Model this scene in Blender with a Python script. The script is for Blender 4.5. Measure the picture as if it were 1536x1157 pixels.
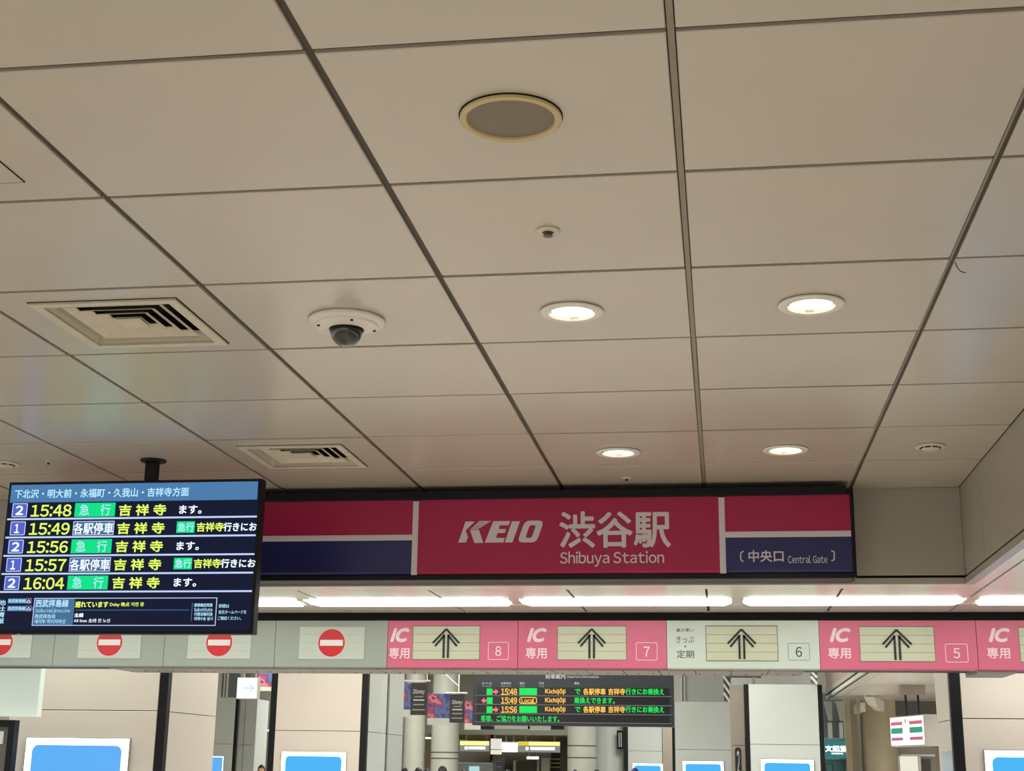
import bpy, bmesh, math, random
from mathutils import Vector, Matrix
random.seed(7)
for o in list(bpy.data.objects): bpy.data.objects.remove(o)
scene = bpy.context.scene
COL = scene.collection

# ------------------------------------------------------------------ camera
F, PITCH, YAW, ROLL = 2110.5, math.radians(15.09), math.radians(-8.52), math.radians(0.83)
CX, CY = 768.0, 578.5
EYE = Vector((0, 0, 1.5))
fw = Vector((math.sin(YAW) * math.cos(PITCH), math.cos(YAW) * math.cos(PITCH), math.sin(PITCH)))
r0 = Vector((math.cos(YAW), -math.sin(YAW), 0)); u0 = r0.cross(fw)
rt = math.cos(ROLL) * r0 + math.sin(ROLL) * u0
up = -math.sin(ROLL) * r0 + math.cos(ROLL) * u0
cam_d = bpy.data.cameras.new('camera'); cam = bpy.data.objects.new('camera', cam_d); COL.objects.link(cam)
cam_d.sensor_fit = 'HORIZONTAL'; cam_d.sensor_width = 36; cam_d.lens = F / 1536 * 36; cam_d.clip_end = 300
Rm = Matrix((rt, up, -fw)).transposed()
cam.matrix_world = Matrix.Translation(EYE) @ Rm.to_4x4()
scene.camera = cam

# ------------------------------------------------------------------ world, exposure, area lights
world = bpy.data.worlds.new('world'); scene.world = world; world.use_nodes = True
bgn = world.node_tree.nodes['Background']
bgn.inputs[0].default_value = (1.0, 0.97, 0.93, 1); bgn.inputs[1].default_value = 1.02
vs = scene.view_settings
vs.view_transform = 'Standard'; vs.look = 'None'; vs.gamma = 1; vs.use_curve_mapping = False; vs.exposure = 0.0

def area(name, loc, sx, sy, power, color=(1, 1, 1), rot=(0, 0, 0)):
    l = bpy.data.lights.new(name, 'AREA'); l.shape = 'RECTANGLE'; l.size = sx; l.size_y = sy; l.energy = power; l.color = color
    o = bpy.data.objects.new(name, l); COL.objects.link(o); o.location = loc; o.rotation_euler = rot
    return o
for (x, y) in ((-4, 15), (-1, 20), (-4, 26), (-1, 32), (-7.5, 20), (-7.5, 32)):
    area('hall_fill', (x, y, 4.42), 2.4, 2.4, 270, (1, 0.98, 0.93))  # added fill that brightens the hall, no fixture modelled
area('side_hall_fill', (4.2, 17.5, 2.57), 1.2, 5, 230, (0.97, 0.98, 1))  # unseen fill, added to brighten the low ceiling area at right
area('column_fill', (-5.3, 11.42, 4.42), 3.0, 0.5, 150, (1, 0.97, 0.93))  # added behind the header to brighten the left cream column
area('column_fill', (2.6, 11.32, 2.57), 1.6, 0.25, 18, (1, 0.97, 0.93))  # likewise an added fill, for the right cream column
area('shop_fill', (-7, 42.5, 3.4), 4, 1.5, 160, (1, 0.97, 0.9))  # added to lift the dark shop row, not a shop lamp
SPOT = 140
for (x, y) in ((-0.54, 5.15), (0.37, 5.15), (-0.54, 7.70), (0.37, 7.70), (-0.54, 2.45), (0.37, 2.45), (-0.54, -0.1), (0.37, -0.1),
               (-5.05, 5.15), (-5.05, 2.45), (-5.05, 7.7), (-3.2, 2.3), (-3.2, -0.1)):
    l = bpy.data.lights.new('downlight_lamp', 'SPOT'); l.energy = SPOT; l.spot_size = math.radians(125); l.spot_blend = 0.9
    l.shadow_soft_size = 0.07; l.color = (1, 0.95, 0.88)
    o = bpy.data.objects.new('downlight_lamp', l); COL.objects.link(o); o.location = (x, y, 3.18)

# ------------------------------------------------------------------ helpers
def ray(x, y): return rt * (x - CX) / F + up * (CY - y) / F + fw
def onY(x, y, Y): d = ray(x, y); p = EYE + d * (Y / d.y); return p.x, p.z
def onZ(x, y, z): d = ray(x, y); p = EYE + d * ((z - EYE.z) / d.z); return p.x, p.y
def rect(x0, y0, x1, y1, Y):          # a measured rectangle on the wall plane at depth Y -> X0,X1,Z0,Z1
    xm, ym = (x0 + x1) / 2, (y0 + y1) / 2
    return onY(x0, ym, Y)[0], onY(x1, ym, Y)[0], onY(xm, y1, Y)[1], onY(xm, y0, Y)[1]

def lin(c):
    return tuple(((v / 255) / 12.92 if v / 255 <= 0.04045 else ((v / 255 + 0.055) / 1.055) ** 2.4) for v in c) + (1,)
def mat(name, rgb, rough=0.5, metal=0.0, var=0.04, scale=6.0, bump=0.0, bscale=300, spec=0.5, coat=0.0):
    m = bpy.data.materials.new(name); m.use_nodes = True; nt = m.node_tree; b = nt.nodes['Principled BSDF']
    c = lin(rgb)
    tc = nt.nodes.new('ShaderNodeTexCoord'); n = nt.nodes.new('ShaderNodeTexNoise'); n.inputs['Scale'].default_value = scale
    n.inputs['Detail'].default_value = 4
    rp = nt.nodes.new('ShaderNodeValToRGB')
    rp.color_ramp.elements[0].color = tuple(v * (1 - var) for v in c[:3]) + (1,); rp.color_ramp.elements[1].color = tuple(min(1, v * (1 + var)) for v in c[:3]) + (1,)
    rp.color_ramp.elements[0].position = 0.3; rp.color_ramp.elements[1].position = 0.7
    nt.links.new(tc.outputs['Object'], n.inputs['Vector']); nt.links.new(n.outputs['Fac'], rp.inputs[0]); nt.links.new(rp.outputs[0], b.inputs['Base Color'])
    b.inputs['Roughness'].default_value = rough; b.inputs['Metallic'].default_value = metal
    b.inputs['Specular IOR Level'].default_value = spec; b.inputs['Coat Weight'].default_value = coat
    if bump:
        n2 = nt.nodes.new('ShaderNodeTexNoise'); n2.inputs['Scale'].default_value = bscale
        bp = nt.nodes.new('ShaderNodeBump'); bp.inputs['Strength'].default_value = bump; bp.inputs['Distance'].default_value = 0.002
        nt.links.new(tc.outputs['Object'], n2.inputs['Vector']); nt.links.new(n2.outputs['Fac'], bp.inputs['Height']); nt.links.new(bp.outputs[0], b.inputs['Normal'])
    return m
def glow(name, rgb, s=1.0, base=None):
    m = bpy.data.materials.new(name); m.use_nodes = True; b = m.node_tree.nodes['Principled BSDF']
    b.inputs['Base Color'].default_value = lin(base or (10, 10, 12)); b.inputs['Roughness'].default_value = 0.4; b.inputs['Specular IOR Level'].default_value = 0.15
    b.inputs['Emission Color'].default_value = lin(rgb); b.inputs['Emission Strength'].default_value = s
    return m

ORG = {}
def org(o): return ORG[o.name] if o else Vector((0, 0, 0))
def thing(name, label, cat, loc, group=None):
    o = bpy.data.objects.new(name, None); COL.objects.link(o); o.empty_display_size = 0.05
    o.location = loc; o['label'] = label; o['category'] = cat
    if group: o['group'] = group
    ORG[o.name] = Vector(loc); return o
def structure(o, kind='structure'):
    o['kind'] = kind; return o
class MB:
    def __init__(s): s.v = []; s.f = []
    def add(s, vs_, fs):
        n = len(s.v); s.v += [tuple(v) for v in vs_]; s.f += [tuple(i + n for i in f) for f in fs]; return s
    def box(s, x0, x1, y0, y1, z0, z1):
        x0, x1 = min(x0, x1), max(x0, x1); y0, y1 = min(y0, y1), max(y0, y1); z0, z1 = min(z0, z1), max(z0, z1)
        return s.add([(x0, y0, z0), (x1, y0, z0), (x1, y1, z0), (x0, y1, z0), (x0, y0, z1), (x1, y0, z1), (x1, y1, z1), (x0, y1, z1)],
                     [(0, 3, 2, 1), (4, 5, 6, 7), (0, 1, 5, 4), (1, 2, 6, 5), (2, 3, 7, 6), (3, 0, 4, 7)])
    def cbox(s, x0, x1, y0, y1, z0, z1, c=0.003, face='z'):
        # box with its shown face chamfered: 'z' = underside, 'y' = side towards -Y
        if face == 'z':
            A = [(x0 + c, y0 + c, z0), (x1 - c, y0 + c, z0), (x1 - c, y1 - c, z0), (x0 + c, y1 - c, z0)]
            B = [(x0, y0, z0 + c), (x1, y0, z0 + c), (x1, y1, z0 + c), (x0, y1, z0 + c)]
            D = [(x0, y0, z1), (x1, y0, z1), (x1, y1, z1), (x0, y1, z1)]
            fs = [(0, 3, 2, 1), (8, 9, 10, 11)]
        else:
            A = [(x0 + c, y0, z0 + c), (x1 - c, y0, z0 + c), (x1 - c, y0, z1 - c), (x0 + c, y0, z1 - c)]
            B = [(x0, y0 + c, z0), (x1, y0 + c, z0), (x1, y0 + c, z1), (x0, y0 + c, z1)]
            D = [(x0, y1, z0), (x1, y1, z0), (x1, y1, z1), (x0, y1, z1)]
            fs = [(0, 1, 2, 3), (11, 10, 9, 8)]
        for a in (0, 4):
            for i in range(4):
                j = (i + 1) % 4
                f = (a + i, a + j, a + 4 + j, a + 4 + i)
                fs.append(f if face == 'z' else f[::-1])
        return s.add(A + B + D, fs)
    def prism(s, pts, ya, yb):            # outline in XZ, thick in Y
        n = len(pts)
        return s.add([(x, ya, z) for x, z in pts] + [(x, yb, z) for x, z in pts],
                     [tuple(range(n)), tuple(range(2 * n - 1, n - 1, -1))] + [(i, i + n, (i + 1) % n + n, (i + 1) % n) for i in range(n)])
    def seg(s, a, b, w, ya, yb):          # flat bar in XZ from a to b
        d = Vector((b[0] - a[0], b[1] - a[1])).normalized(); n = Vector((-d.y, d.x)) * w / 2
        return s.prism([(a[0] + n.x, a[1] + n.y), (b[0] + n.x, b[1] + n.y), (b[0] - n.x, b[1] - n.y), (a[0] - n.x, a[1] - n.y)], ya, yb)
    def lathe(s, c, prof, n=48, axis='z', caps=True):   # prof: (r, h)
        vs_ = []; fs = []
        for (r, h) in prof:
            for i in range(n):
                a = 2 * math.pi * i / n
                vs_.append((c[0] + r * math.cos(a), c[1] + r * math.sin(a), c[2] + h) if axis == 'z' else (c[0] + r * math.cos(a), c[1] + h, c[2] + r * math.sin(a)))
        for k in range(len(prof) - 1):
            for i in range(n):
                j = (i + 1) % n; fs.append((k * n + i, k * n + j, (k + 1) * n + j, (k + 1) * n + i))
        if caps: fs.append(tuple(range(n))[::-1]); fs.append(tuple(range((len(prof) - 1) * n, len(prof) * n)))
        return s.add(vs_, fs)
    def disc(s, X, Z, r, ya, yb, n=40): return s.prism([(X + r * math.cos(2 * math.pi * i / n), Z + r * math.sin(2 * math.pi * i / n)) for i in range(n)], ya, yb)
    def frame(s, x0, x1, z0, z1, t, ya, yb):
        s.box(x0, x1, ya, yb, z1 - t, z1); s.box(x0, x1, ya, yb, z0, z0 + t); s.box(x0, x0 + t, ya, yb, z0 + t, z1 - t); return s.box(x1 - t, x1, ya, yb, z0 + t, z1 - t)
    def rframe(s, x0, x1, z0, z1, t, r, ya, yb, n=6):   # rounded outline
        def ring(x0, x1, z0, z1, r):
            out = []
            for (cx, cz, a0) in ((x1 - r, z1 - r, 0), (x0 + r, z1 - r, 90), (x0 + r, z0 + r, 180), (x1 - r, z0 + r, 270)):
                for k in range(n + 1):
                    a = math.radians(a0 + 90 * k / n); out.append((cx + r * math.cos(a), cz + r * math.sin(a)))
            return out
        A = ring(x0, x1, z0, z1, r); B = ring(x0 + t, x1 - t, z0 + t, z1 - t, max(r - t, 0.0005)); m = len(A)
        vs_ = [(x, ya, z) for x, z in A] + [(x, ya, z) for x, z in B] + [(x, yb, z) for x, z in A] + [(x, yb, z) for x, z in B]
        fs = []
        for i in range(m):
            j = (i + 1) % m
            fs += [(i, m + i, m + j, j), (i, j, 2 * m + j, 2 * m + i), (m + i, 3 * m + i, 3 * m + j, m + j)]
        return s.add(vs_, fs)
    def tube(s, pts, r, n=8):
        pts = [Vector(p) for p in pts]; rings = []
        for i, p in enumerate(pts):
            d = (pts[min(i + 1, len(pts) - 1)] - pts[max(i - 1, 0)]).normalized()
            a = d.cross(Vector((0, 0, 1)) if abs(d.z) < 0.9 else Vector((1, 0, 0))).normalized(); b = d.cross(a)
            rings.append([p + (a * math.cos(2 * math.pi * k / n) + b * math.sin(2 * math.pi * k / n)) * r for k in range(n)])
        vs_ = [v for g in rings for v in g]; fs = []
        for i in range(len(pts) - 1):
            for k in range(n):
                j = (k + 1) % n; fs.append((i * n + k, i * n + j, (i + 1) * n + j, (i + 1) * n + k))
        fs += [tuple(range(n))[::-1], tuple(range((len(pts) - 1) * n, len(pts) * n))]
        return s.add(vs_, fs)
    def build(s, name, m, parent=None, label=None, smooth=False, bevel=0):
        c = org(parent)
        me = bpy.data.meshes.new(name); me.from_pydata([(v[0] - c.x, v[1] - c.y, v[2] - c.z) for v in s.v], [], s.f)
        bm = bmesh.new(); bm.from_mesh(me); bmesh.ops.recalc_face_normals(bm, faces=bm.faces); bm.to_mesh(me); bm.free()
        if smooth:
            me.shade_smooth()
            try: me.set_sharp_from_angle(angle=math.radians(35))
            except Exception: pass
        me.materials.append(m)
        o = bpy.data.objects.new(name, me); COL.objects.link(o); ORG[o.name] = c
        if parent: o.parent = parent
        if label: o['label'] = label
        if bevel:
            bv = o.modifiers.new('bevel', 'BEVEL'); bv.width = bevel; bv.segments = 2; bv.limit_method = 'ANGLE'
        return o
def box(name, m, parent, *a, **k): return MB().box(*a).build(name, m, parent, **k)
def slab(name, m, parent, x0, y0, x1, y1, Y, depth=0.3, **k):
    X0, X1, Z0, Z1 = rect(x0, y0, x1, y1, Y); return MB().box(X0, X1, Y, Y + depth, Z0, Z1).build(name, m, parent, **k)

TXT = {}
def glyphs(body, shear=0):
    key = (body, shear)
    if key not in TXT:
        c = bpy.data.curves.new('lettering_curve', 'FONT'); c.body = body; c.resolution_u = 3; c.shear = shear
        c.space_line = 1.1
        o = bpy.data.objects.new('lettering_curve', c); COL.objects.link(o)
        dg = bpy.context.evaluated_depsgraph_get(); me = bpy.data.meshes.new_from_object(o.evaluated_get(dg))
        vs_ = [(v.co.x, v.co.y) for v in me.vertices]; fs = [tuple(p.vertices) for p in me.polygons]
        bpy.data.objects.remove(o); bpy.data.curves.remove(c); bpy.data.meshes.remove(me)
        TXT[key] = (vs_, fs)
    return TXT[key]
def sans(body):                       # Latin letters and digits set from the full-width glyphs
    vs_, fs, x = [], [], 0.0
    for ch in body:
        if ch == ' ': x += 0.24; continue
        gv, gf = glyphs(chr(ord(ch) + 0xFEE0))
        a, b = min(v[0] for v in gv), max(v[0] for v in gv); w = b - a
        if ch.isdigit(): off = x + (0.63 - w) / 2; x += 0.63
        else: off = x + 0.04; x += w + 0.085
        n = len(vs_); vs_ += [(v[0] - a + off, v[1]) for v in gv]; fs += [tuple(i + n for i in f) for f in gf]
    return vs_, fs
def text(body, m, parent, X0, X1, Z0, Z1, Y, bold=0.02, name='lettering', label=None, shear=0, mb=None):
    if body.isascii() and body != 'IC':
        vs_, fs = sans(body); vs_ = [(v[0] + shear * v[1], v[1]) for v in vs_]
    else: vs_, fs = glyphs(body, shear)
    if not vs_: return None
    ax, bx = min(v[0] for v in vs_), max(v[0] for v in vs_); ay, by = min(v[1] for v in vs_), max(v[1] for v in vs_)
    sx = (X1 - X0) / (bx - ax); sz = (Z1 - Z0) / max(by - ay, 1e-6)
    t = mb or MB(); asc = sx / max(abs(sz), 1e-9)
    offs = [(0, 0)] if bold <= 0.002 else [(bold * math.cos(q), bold * math.sin(q)) for q in (0.4, 1.45, 2.5, 3.55, 4.6, 5.65)] + [(0, 0)]
    rs = min(abs(sx), abs(sz))
    for q_, (du, dw) in enumerate(offs): t.add([(X0 + (v[0] - ax) * sx + du * rs, Y - 0.00012 * q_ * max(1, Y / 9), Z0 + (v[1] - ay) * sz + dw * rs) for v in vs_], fs)
    return None if mb else t.build(name, m, parent, label=label)
def ptext(body, m, parent, x0, y0, x1, y1, Y, plane=None, **k):
    X0, X1, Z0, Z1 = rect(x0, y0, x1, y1, plane or Y); return text(body, m, parent, X0, X1, Z0, Z1, Y, **k)

# ------------------------------------------------------------------ materials
M = {}
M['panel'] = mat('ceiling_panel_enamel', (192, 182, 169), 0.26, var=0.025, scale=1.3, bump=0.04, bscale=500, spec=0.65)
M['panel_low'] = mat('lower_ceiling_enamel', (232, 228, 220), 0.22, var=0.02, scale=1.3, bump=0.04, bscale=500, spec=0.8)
M['void'] = mat('dark_joint', (34, 29, 23), 0.8)
M['rail'] = mat('brown_rail', (68, 59, 46), 0.6)
M['rail_light'] = mat('light_rail', (140, 131, 116), 0.5)
M['wall'] = mat('soffit_wall_enamel', (170, 163, 151), 0.33, var=0.03, scale=2, bump=0.04, bscale=500)
M['groove'] = mat('black_groove', (16, 15, 14), 0.7, spec=0.2)
M['floor'] = mat('pale_stone_floor', (190, 184, 172), 0.4, var=0.06, scale=3)
M['hallceil'] = mat('hall_ceiling', (150, 148, 138), 0.6)
M['farwall'] = mat('far_wall_green_grey', (158, 160, 145), 0.5, scale=2)
M['dark'] = mat('dark_interior', (88, 84, 74), 0.7)
M['white'] = mat('white_enamel', (225, 222, 214), 0.35, var=0.02)
M['offwhite'] = mat('aged_white_metal', (205, 196, 176), 0.4, var=0.05, scale=20)
M['duct'] = mat('dark_duct', (30, 28, 25), 0.8)
M['cream'] = mat('cream_ring', (205, 185, 140), 0.3, var=0.05)
M['black'] = mat('black_metal', (14, 14, 17), 0.5, spec=0.25)
M['blacksoft'] = mat('black_plastic', (18, 18, 22), 0.5, spec=0.25)
M['crimson'] = mat('crimson_sheet', (166, 10, 74), 0.35, var=0.02)
M['navy'] = mat('navy_sheet', (32, 34, 92), 0.35, var=0.02)
M['signwhite'] = mat('sign_white', (214, 206, 210), 0.4, var=0.01)
M['pink'] = mat('pink_enamel', (218, 108, 138), 0.35, var=0.02)
M['greygreen'] = mat('grey_green_enamel', (164, 172, 162), 0.35, var=0.02)
M['palewhite'] = mat('pale_white_enamel', (208, 218, 208), 0.35, var=0.02)
M['pinkwhite'] = mat('pink_white_letter', (250, 222, 226), 0.5, var=0.01)
M['creamslat'] = mat('cream_slat', (206, 208, 182), 0.4, var=0.02)
M['paleslat'] = mat('pale_slat', (202, 210, 198), 0.4, var=0.02)
M['red'] = mat('no_entry_red', (214, 36, 44), 0.4, var=0.02)
M['paper'] = mat('white_print', (245, 240, 236), 0.5, var=0.01)
M['ink'] = mat('dark_green_ink', (24, 28, 22), 0.5)
M['steel'] = mat('underside_grey_metal', (150, 143, 132), 0.5, var=0.06)
M['colpanel'] = mat('column_cream_panel', (214, 206, 194), 0.35, var=0.02, scale=2)
M['colpanel2'] = mat('column_warm_panel', (204, 194, 182), 0.35, var=0.02, scale=2)
M['colcool'] = mat('column_cool_panel', (196, 202, 196), 0.3, var=0.02, scale=2, coat=0.3)
M['colgrey'] = mat('column_grey_green_panel', (172, 174, 162), 0.4, var=0.03)
M['colbrown'] = mat('column_brown_panel', (140, 132, 118), 0.4, var=0.03)
M['beige'] = mat('beige_plaster', (182, 170, 142), 0.5, var=0.04)
M['brownwall'] = mat('brown_soffit_wall', (128, 118, 104), 0.5)
M['gratesteel'] = mat('blue_grey_steel', (120, 132, 136), 0.4, metal=0.3)
M['scr_white'] = glow('screen_white', (232, 242, 255), 3.0)
M['scr_blue'] = glow('screen_blue', (74, 182, 248), 1.0)
M['scr_blue2'] = glow('screen_deep_blue', (96, 176, 246), 1.0)
M['tube'] = glow('fluorescent_diffuser', (248, 255, 250), 5.5, base=(240, 240, 235))
M['lamp'] = glow('downlight_lamp_glow', (255, 249, 238), 20.0, base=(240, 240, 235))
M['reflector'] = mat('downlight_reflector', (240, 236, 224), 0.2, var=0.03)
M['grille'] = mat('speaker_grille', (128, 114, 98), 0.5, var=0.08, scale=260, bump=0.5, bscale=900)
M['glass'] = mat('smoked_dome', (14, 14, 16), 0.06, var=0.0, coat=1.0)

# ================================================================== STRUCTURE
ZC, ZL = 3.20, 2.60
WALLX, WALLY = 1.48, 8.885
XL = [-6.42, -5.51, -4.61, -3.70, -2.79, -1.881, -0.978, -0.085, 0.817, WALLX]
YL = [3.045 + 0.8369 * i for i in range(-6, 7)] + [WALLY]
floor = structure(box('floor', M['floor'], None, -16, 12, -14, 50, -0.1, 0))
HOLES = [(-0.543, 5.163, .081), (0.366, 5.166, .081), (-0.547, 7.70, .081), (0.373, 7.708, .081), (-2.325, 5.143, .27), (-2.355, 7.676, .27)]
def holed(x0, x1, y0, y1, z0, z1, holes):
    xs = sorted({x0, x1} | {h[0] - h[2] for h in holes} | {h[0] + h[2] for h in holes}); yy_ = sorted({y0, y1} | {h[1] - h[2] for h in holes} | {h[1] + h[2] for h in holes})
    mb = MB()
    for a, b in zip(xs[:-1], xs[1:]):
        for c, d in zip(yy_[:-1], yy_[1:]):
            mx, my = (a + b) / 2, (c + d) / 2
            if not any(abs(mx - h[0]) < h[2] and abs(my - h[1]) < h[2] for h in holes): mb.box(a, b, c, d, z0, z1)
    return mb
ceil_ = structure(holed(-6.42, WALLX, -3, WALLY + 0.02, ZC + 0.016, ZC + 0.06, HOLES).build('ceiling', M['void']))
GX, GY = 0.0115, 0.011
pm = {}
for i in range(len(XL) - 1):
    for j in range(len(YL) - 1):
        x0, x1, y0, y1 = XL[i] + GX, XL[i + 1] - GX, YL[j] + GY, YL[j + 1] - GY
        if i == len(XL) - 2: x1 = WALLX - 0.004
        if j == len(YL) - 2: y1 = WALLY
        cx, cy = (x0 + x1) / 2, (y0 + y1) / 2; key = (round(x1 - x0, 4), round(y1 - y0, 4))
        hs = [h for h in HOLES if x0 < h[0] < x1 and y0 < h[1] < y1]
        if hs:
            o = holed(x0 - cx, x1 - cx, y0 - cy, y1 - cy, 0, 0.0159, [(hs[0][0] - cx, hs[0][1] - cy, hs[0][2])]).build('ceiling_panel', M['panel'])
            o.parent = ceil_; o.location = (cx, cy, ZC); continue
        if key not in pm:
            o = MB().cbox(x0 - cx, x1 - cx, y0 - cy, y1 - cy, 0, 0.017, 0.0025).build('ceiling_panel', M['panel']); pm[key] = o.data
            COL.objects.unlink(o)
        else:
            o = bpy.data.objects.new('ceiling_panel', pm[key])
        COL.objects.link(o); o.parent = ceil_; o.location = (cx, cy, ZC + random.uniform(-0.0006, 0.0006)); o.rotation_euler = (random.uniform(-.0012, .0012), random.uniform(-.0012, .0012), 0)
for k, x in enumerate(XL[1:-1]):
    if k >= 6:
        if k == 6: MB().box(x - 0.0085, x + 0.0085, -3, WALLY, ZC + 0.002, ZC + 0.016).build('joint_rail', M['rail_light'], ceil_)
        else:
            MB().box(x - 0.0105, x - 0.003, -3, WALLY, ZC + 0.001, ZC + 0.016).build('joint_rail', M['rail_light'], ceil_)
            MB().box(x - 0.001, x + 0.0115, -3, WALLY, ZC + 0.009, ZC + 0.016).build('joint_rail', M['rail'], ceil_)
    else:
        MB().box(x - 0.0085, x + 0.0115, -3, WALLY, ZC + 0.010, ZC + 0.016).build('joint_rail', M['rail'], ceil_)
for y in YL[1:-1]:
    MB().box(-6.42, WALLX, y - 0.011, y + 0.011, ZC + 0.012, ZC + 0.016).build('cross_rail', M['rail'], ceil_)

# bulkhead wall facing the camera, its panels, dark groove and bottom trim
wf = structure(box('wall_front', M['groove'], None, -6.42, WALLX + 0.02, WALLY + 0.012, WALLY + 0.06, ZL + 0.01, ZC + 0.03))
for a, b in ((-6.42, -4.61), (-4.606, -1.881), (-1.875, 0.820), (0.834, WALLX)):
    MB().cbox(a, b, WALLY, WALLY + 0.014, 2.655, ZC, 0.002, 'y').build('wall_panel', M['wall'], wf)
wr = structure(box('wall_right', M['groove'], None, WALLX + 0.012, WALLX + 0.06, -3, WALLY + 0.02, ZL + 0.01, ZC + 0.03))
ys = [-3, 0.8, 4.5, 8.205, WALLY]
for a, b in zip(ys[:-1], ys[1:]):
    MB().box(WALLX, WALLX + 0.014, a + 0.003, b - 0.003, 2.655, ZC).build('wall_panel', M['wall'], wr)
MBt = MB().cbox(-6.42, 0.815, WALLY - 0.004, WALLY + 0.05, ZL, 2.640, 0.003, 'y')
structure(MBt.build('trim_1', M['wall']))
structure(MB().cbox(0.818, WALLX - 0.004, WALLY - 0.004, WALLY + 0.05, ZL, 2.640, 0.003, 'y').build('trim_2', M['wall']))
structure(MB().box(WALLX - 0.004, WALLX + 0.05, -3, WALLY - 0.004, ZL, 2.640).build('trim_3', M['wall']))

# lower ceiling beyond the bulkhead and along its right side
FY = 10.50
lc = structure(box('ceiling', M['void'], None, -6.42, 5.2, WALLY + 0.06, FY + 0.06, ZL + 0.019, ZL + 0.05))
XS = [-6.42, -5.51, -4.61, -3.70, -2.79, -1.90, -0.985, -0.09, 0.762, 1.615, 2.50, 3.4, 4.3, 5.2]
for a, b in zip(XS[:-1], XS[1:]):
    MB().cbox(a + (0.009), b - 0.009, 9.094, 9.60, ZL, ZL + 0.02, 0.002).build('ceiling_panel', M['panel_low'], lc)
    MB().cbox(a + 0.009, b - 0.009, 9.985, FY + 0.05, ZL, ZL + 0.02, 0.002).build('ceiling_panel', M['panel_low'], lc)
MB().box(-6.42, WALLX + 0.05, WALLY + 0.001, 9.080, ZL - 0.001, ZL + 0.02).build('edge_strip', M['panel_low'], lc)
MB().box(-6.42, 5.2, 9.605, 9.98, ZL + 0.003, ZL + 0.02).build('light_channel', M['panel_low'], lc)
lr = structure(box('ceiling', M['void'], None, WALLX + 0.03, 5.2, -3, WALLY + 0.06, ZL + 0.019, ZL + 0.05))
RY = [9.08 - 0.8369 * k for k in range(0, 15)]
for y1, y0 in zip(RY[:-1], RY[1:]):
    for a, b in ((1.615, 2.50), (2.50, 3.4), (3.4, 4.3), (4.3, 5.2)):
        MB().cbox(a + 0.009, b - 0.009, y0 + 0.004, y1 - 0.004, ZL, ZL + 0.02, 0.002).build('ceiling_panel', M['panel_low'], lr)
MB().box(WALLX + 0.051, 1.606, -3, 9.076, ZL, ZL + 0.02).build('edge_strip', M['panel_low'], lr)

# side and back walls of the concourse (outside the frame)
structure(box('wall_side', M['wall'], None, 5.2, 5.3, 11.05, 45, 0, 4.5))
# header box over the ticket gates: black cap, body, underside plates
hb = structure(box('trim_4', M['black'], None, -6.42, 5.2, FY + 0.012, 11.03, 2.205, 2.598))
box('black_cap', M['groove'], hb, -6.42, 5.2, FY - 0.01, FY + 0.02, 2.545, 2.598)
X0 = onY(180, 1008, 10.8)[0]; X1 = onY(1205, 1008, 10.8)[0]
ub = structure(box('trim_5', M['steel'], None, X0, X1, FY + 0.04, 11.04, 2.190, 2.206))
px = [180, 228, 275, 326, 373.5, 424, 474, 524, 575, 626, 677, 728, 779, 832, 883, 937, 990, 1044, 1097, 1151, 1205]
for a, b in zip(px[:-1], px[1:]):
    xa, xb = onY(a, 1006, 10.75)[0], onY(b, 1006, 10.75)[0]
    MB().cbox(xa + 0.004, xb - 0.004, FY + 0.03, 11.045, 2.178, 2.194, 0.002).build('underside_plate', M['steel'], ub)
bm_ = MB()
for k in range(46):
    x = X0 + 0.07 + k * (X1 - X0 - 0.14) / 45
    bm_.lathe((x, 10.86, 2.178), [(0.006, -0.004), (0.006, 0.002)], 8)
bm_.build('screw_row', M['groove'], ub)
for (a, b) in ((1456, 1513),):
    xa, xb = onY(a, 1008, 10.8)[0], onY(b, 1008, 10.8)[0]
    MB().cbox(xa, xb, FY + 0.03, 11.045, 2.172, 2.206, 0.002).build('underside_plate', M['steel'], ub)

# hall beyond the gates
structure(box('ceiling', M['hallceil'], None, -12, 1.62, 11.05, 50, 4.5, 4.6))
structure(box('wall_header', M['farwall'], None, -12, 5.3, 11.04, 11.10, 2.6, 4.5))
structure(box('wall_hall_left', M['farwall'], None, -12.1, -12, 11.05, 50, 0, 4.5))
structure(box('wall_far', M['farwall'], None, -22, 5.3, 45, 45.2, 0, 4.6))
hx0, hx1 = 1.66, 1.70
hr = structure(box('wall_hall_right', M['brownwall'], None, hx0, hx1, 11.1, 23.9, 2.66, 4.5))
box('bottom_band', M['colbrown'], hr, hx0 - 0.008, hx1, 11.1, 23.9, 2.675, 2.74)
box('bottom_groove', M['groove'], hr, hx0 - 0.004, hx1, 11.1, 23.9, 2.645, 2.675)
box('bottom_edge', M['colgrey'], hr, hx0 - 0.01, hx1, 11.1, 23.9, 2.60, 2.645)
sc_ = structure(box('ceiling', M['void'], None, hx0 + 0.02, 5.2, 11.1, 23.9, 2.614, 2.65))
sy = 11.1
while sy < 23.7:
    for a, b in ((1.68, 1.83), (1.838, 3.5), (3.508, 5.2)):
        MB().box(a, b, sy, min(sy + 2.125, 23.9), 2.60, 2.618).build('ceiling_panel', M['panel_low'], sc_)
    sy += 2.13

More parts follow.
